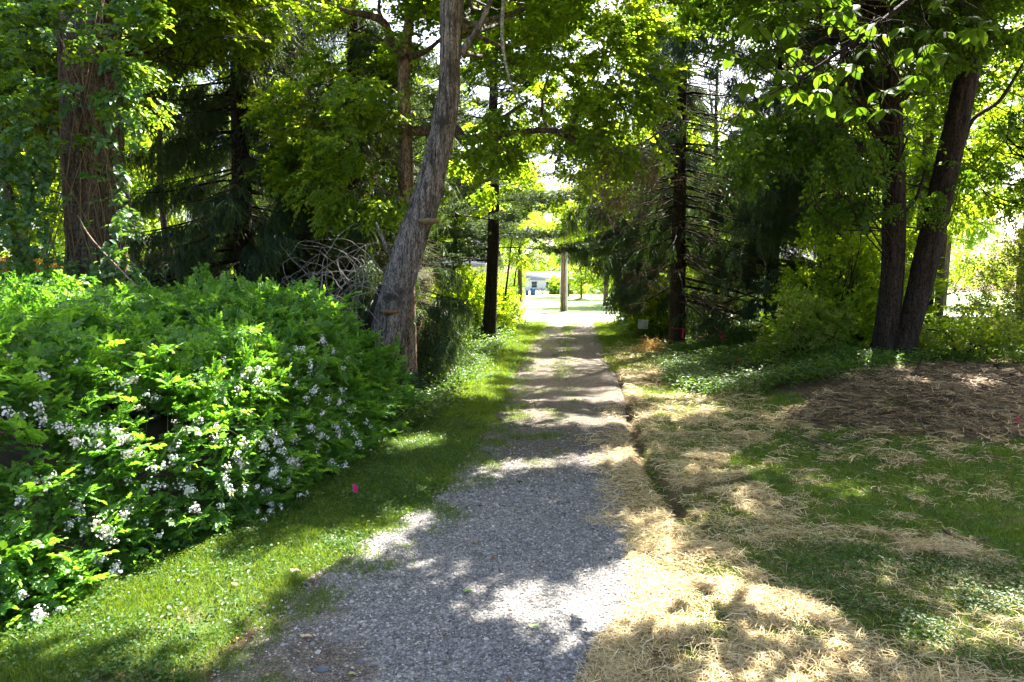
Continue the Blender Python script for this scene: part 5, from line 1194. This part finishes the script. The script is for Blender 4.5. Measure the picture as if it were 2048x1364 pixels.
for i in range(130):
    q = G(R.uniform(1600, 2060), R.uniform(745, 860), .5); q = onz(q, .03); az = R.uniform(0, 3.14); l = R.uniform(.25, 1.0); d = np.array([math.cos(az), math.sin(az), R.uniform(-.02, .28)]); w_ = R.uniform(.006, .018)
    mb.tube([q, q + d * l * .5 + R.normal(0, .03, 3), q + d * l], [w_, w_ * .8, w_ * .35], 5, seg=5)
tag(mb.out('brushwood', MAT['bark_plain']), 'loose dead sticks strewn over the straw bank', None, None, 'stuff')
# stones and leaf scraps on the drive
for (a_, b__, s__, lab) in ((645, 1345, .05, 'flat dark stone at the bottom of the drive'), (720, 1330, .035, 'dark pebble just right of the flat stone at the bottom')):
    q = G(a_, b__); th = np.linspace(0, 6.283, 10, endpoint=False); V = [(math.cos(t_) * s__ * (1 + .15 * math.sin(3 * t_)), math.sin(t_) * s__ * .7, h_) for h_, f_ in ((0, 1), ) for t_ in th]
    V += [(math.cos(t_) * s__ * .75, math.sin(t_) * s__ * .5, s__ * .4) for t_ in th] + [(0, 0, s__ * .45)]
    o = mk('stone', V, [np.array([(i, (i + 1) % 10, 10 + (i + 1) % 10, 10 + i) for i in range(10)]), np.array([(10 + i, 10 + (i + 1) % 10, 20) for i in range(10)])], plain('stone_dark', (.12, .12, .135), noise=.2)); o.location = (q[0], q[1], float(drive_z(q[0], q[1])) + .008); tag(o, lab, 'stone')
for (a_, b__, k_, lab) in ((605, 1283, (.62, .50, .33), 'tan fallen leaf on the bare gravel at lower left'), (585, 1150, (.70, .62, .42), 'curled pale leaf at the grass edge of the drive'), (930, 1190, (.30, .45, .12), 'small green leaf lying on the grey gravel'), (1062, 1262, (.42, .52, .25), 'pale green leaf on the sunlit gravel'), (1035, 969, (.06, .16, .03), 'green twig of leaves lying across the drive')):
    q = G(a_, b__); V, Q = leaves(np.zeros((2, 3)), np.array([[1., .2, .15], [-.5, 1, .2]]), np.array([[0, .2, 1.], [.2, 0, 1.]]), np.array([.085, .06]), np.array([.055, .04]), fold=.3); o = mk('fallen_leaf', V, [Q], plain('scrap', k_, trans=.2)); o.location = (q[0], q[1], float(drive_z(q[0], q[1])) + .022); tag(o, lab, 'leaf')

# ------------------------------------------------------------------ beyond the street
def gz(x, y): return float(ground_z(np.array([x]), np.array([y]))[0]) + .05
q = G(1122, 622); x0, y0 = q[0], 64.0
up_ = empty('utility_pole', (x0, y0, gz(x0, y0)), 'weathered wooden utility pole across the street at the end of the drive', 'pole')
mb = MB(); mb.tube([(0, 0, -.2), (0, 0, 5), (0, 0, 10)], [.25, .23, .18], 16, 0, 0, 8); mb.out('pole', barkmat('pole_wood', (.09, .06, .045), (.24, .17, .12), .05, 8, .3), up_, True)
mb = MB(); mb.tube([(.34, -.08, -.1), (.34, -.08, 6)], [.09, .09], 10); mb.out('conduit', plain('conduit_grey', (.5, .5, .48), rough=.5), up_, True)
mb = MB(); mb.box((0, 0, 9.2), (2.4, .1, .12)); mb.out('crossarm', MAT['bark_plain'], up_)
mb = MB(); mb.tube([(-.35, -.25, 0), (-.25, -.12, 3), (-.14, 0, 7)], [.03] * 3, 6); mb.out('guy_guard', plain('guard_white', (.75, .75, .72)), up_)
# lawn trees
q = G(1187, 608); wood_tree('lawn_tree', 'straight street tree on the lawn right of the utility pole', (q[0] , 75, gz(q[0], 75)), 9, .30, [(q[0] , 75, 9, 4.5, 4.5, 3.2)], [60], 1.0, 14, ['far', 'farmid'], .9, 601, bmat='bark_tan', docull=False)
sx_, sy_ = P(1163, 560, 92)[0], 92.0; sz_ = gz(sx_, sy_)
wood_tree('ornamental_tree', 'small wide-branching tree in a mulch ring on the lawn', (sx_, sy_, sz_), 3.6, .16, [(sx_, sy_, sz_ + 3.6, 3.4, 3.0, 1.5)], [44], .8, 12, ['far'], .7, 607, bmat='bark_tan', docull=False, br=.06)
mb = MB(); mb.tube([(sx_, sy_, sz_ - .1), (sx_, sy_, sz_ + .05), (sx_, sy_, sz_ + .22)], [1.1, 1.05, .3], 20); mr = mb.out('mulch_ring', plain('mulch', (.07, .04, .025), noise=.4), None, True, origin=(sx_, sy_, sz_)); mr.location = (sx_, sy_, sz_); tag(mr, 'dark mulch mound round the small lawn tree', 'mulch')
wood_tree('lawn_tree', 'wide-crowned lawn tree whose shade falls across the lawn at right', (17, 74, gz(17, 74)), 11, .35, [(16, 74, 9, 6.5, 4.5, 3)], [90], 1.2, 14, ['farmid'], 1.1, 613, bmat='bark_plain', docull=False)
wood_tree('lawn_tree', 'farther lawn tree behind the wide-crowned one', (24, 96, gz(24, 96)), 12, .35, [(22, 96, 9, 8, 5, 3.5)], [80], 1.3, 14, ['farmid'], 1.2, 619, bmat='bark_plain', docull=False)
# blue bins
def bin_(x, y, w, h, label, col):
    t = empty('wheeled_bin', (x, y, gz(x, y)), label, 'bin', 'blue bins on the far lawn'); mb = MB()
    V = [(sx * w * f, sy * w * f, z_) for z_, f in ((.08, .42), (h * .9, .5)) for sx, sy in ((-1, -1), (1, -1), (1, 1), (-1, 1))]; mb.add(V, [(0, 1, 5, 4), (1, 2, 6, 5), (2, 3, 7, 6), (3, 0, 4, 7), (0, 3, 2, 1), (4, 5, 6, 7)]); mb.out('body', col, t)
    mb = MB(); mb.box((0, -.03, h * .94), (w * 1.1, w * 1.1, h * .07)); mb.box((0, w * .55, h * .9), (w * .8, .05, .05)); mb.out('lid', col, t)
    for sx in (-1, 1): mb = MB(); mb.tube([(sx * w * .42, w * .4, .12), (sx * w * .5, w * .4, .12)], [.12, .12], 12, seg=4); mb.out('wheel', plain('wheel_black', (.03, .03, .03)), t)
blue = plain('bin_blue', (.06, .13, .42), rough=.5)
BY = 108.0
bx_ = P(1066, 560, BY)[0]; bin_(bx_, BY, .80, 1.25, 'larger blue wheeled bin at the back of the lawn', blue); bx_ = P(1054, 560, BY)[0]; bin_(bx_, BY, .5, .95, 'smaller blue bin left of the larger blue bin', blue)
# far shrubs and houses
for i, (a_, lab, k_, h_) in enumerate(((1085, 'pale round garden bush right of the blue bins', ['pale', 'far'], 2.4), (1108, 'green garden shrub directly behind the utility pole', ['farmid'], 2.4), (1035, 'dark hedge shrub behind the blue bins', ['farmid'], 3.2), (1145, 'low green shrub left of the small lawn tree', ['far'], 1.6), (1215, 'green hedge shrub behind the street tree', ['farmid', 'far'], 2.4))):
    xx = P(a_, 560, 118)[0]; shrub(lab, xx, 118, 2.6, 2, h_, k_, 640 + i * 3, 40, 1.0, 10, 1.0 if 'pale' not in k_ else 1.6, 5, z0=gz(xx, 118), docull=False)
def house(x, y, w, d, h, roofh, wallc, roofc, label, rz=0., win=3):
    zz = gz(x, y); t = empty('house', (x, y, zz), label, 'house'); t.rotation_euler = (0, 0, rz); mb = MB()
    V = [(-w / 2, -d / 2, -1), (w / 2, -d / 2, -1), (w / 2, d / 2, -1), (-w / 2, d / 2, -1), (-w / 2, -d / 2, h), (w / 2, -d / 2, h), (w / 2, d / 2, h), (-w / 2, d / 2, h), (-w / 2, 0, h + roofh), (w / 2, 0, h + roofh)]
    mb.add(V, [(0, 1, 5, 4), (1, 2, 6, 5), (2, 3, 7, 6), (3, 0, 4, 7)], [(4, 7, 8), (6, 5, 9)]); mb.out('wall', wallc, t); mb = MB(); e = .4
    for s_ in (-1, 1):
        V = [(-w / 2 - e, s_ * (d / 2 + e), h - e * roofh / (d / 2)), (w / 2 + e, s_ * (d / 2 + e), h - e * roofh / (d / 2)), (w / 2 + e, 0, h + roofh), (-w / 2 - e, 0, h + roofh)]; V = np.array(V) + [0, 0, .06]
        mb.add(np.vstack([V, V + [0, 0, .15]]), [(0, 1, 2, 3), (4, 7, 6, 5), (0, 4, 5, 1), (1, 5, 6, 2), (3, 7, 4, 0)])
    rf = mb.out('roof', roofc, t); mb = MB(); mb.box((w * .25, 0, h + roofh + .3), (.7, .6, 1.4)); mb.out('chimney', plain('brick_red', (.25, .11, .08), noise=.2), rf)
    glass = plain('pane', (.05, .06, .08), rough=.1, spec=.6); fr = plain('trim', (.75, .75, .73))
    for i in range(win):
        xw = -w / 2 + w * (i + .5) / win; mb = MB(); mb.box((xw, -d / 2 - .03, h * .55), (1.3, .08, 1.4)); f_ = mb.out('window', fr, t); mb = MB(); mb.box((xw, -d / 2 - .08, h * .55), (1.05, .04, 1.15)); mb.out('pane', glass, f_)
    mb = MB(); mb.box((w * .08, -d / 2 - .03, 1.05), (1.0, .08, 2.1)); mb.out('door', plain('door_dark', (.15, .05, .04)), t)
siding = plain('siding', (.72, .68, .68), noise=.04, rough=.7); slate = plain('roof_shingle', (.30, .30, .32), noise=.15, scale=4)
hx = P(1095, 560, 146)[0]; house(hx + 1, 143, 12, 8, 2.2, 1.5, siding, slate, 'low pale house with grey roof at the back of the lawn', .1, 4)
hx = P(880, 540, 78)[0]; house(hx, 78, 12, 9, 4.4, 3.2, plain('siding_rose', (.70, .60, .57), noise=.04), slate, 'pinkish-white house glimpsed between the pines left of the drive', -.2, 3)
house(34, 92, 15, 9, 4.2, 3, siding, slate, 'white house hidden behind the woods on the right', .2, 4)
# road bend seen beyond lawn right
mb = MB(); yb = 150; pts = [(-60, 146), (-10, 140), (20, 128), (60, 122), (100, 124)]
C, _ = catmull([(a_, b__, 0) for a_, b__ in pts], [1] * 5, 30); Lf = C + [0, -2.5, 0]; Rt = C + [0, 2.5, 0]
V = np.vstack([Lf, Rt]); V[:, 2] = ground_z(V[:, 0], V[:, 1]) + .12; i = np.arange(29); mb.add(V, np.stack([i, i + 1, i + 31, i + 30], 1)); fr_ = mb.out('side_road', plain('asphalt_light', (.26, .26, .27), noise=.1)); tag(fr_, 'side road bending behind the lawn', None, None, 'structure')
# far tree line
pos = np.c_[R.uniform(-130, 130, 2600), R.uniform(150, 190, 2600), R.random(2600) ** 1.1 * 12 + 3]; hgt = 6 + 9 * fbm(pos[:, 0] * .07, pos[:, 1] * .05, 301); pos = pos[pos[:, 2] < hgt + 1]
d_ = nrm(R.normal(0, 1, pos.shape)); tag(scatter('far_woods', pos, d_, nrm(np.array([0, 0, 1.]) + R.normal(0, .5, pos.shape)), R.uniform(2.2, 4, len(pos)), ['far', 'farmid']), 'hazy tree line beyond the houses', None, None, 'stuff')
print('instances', STAT)
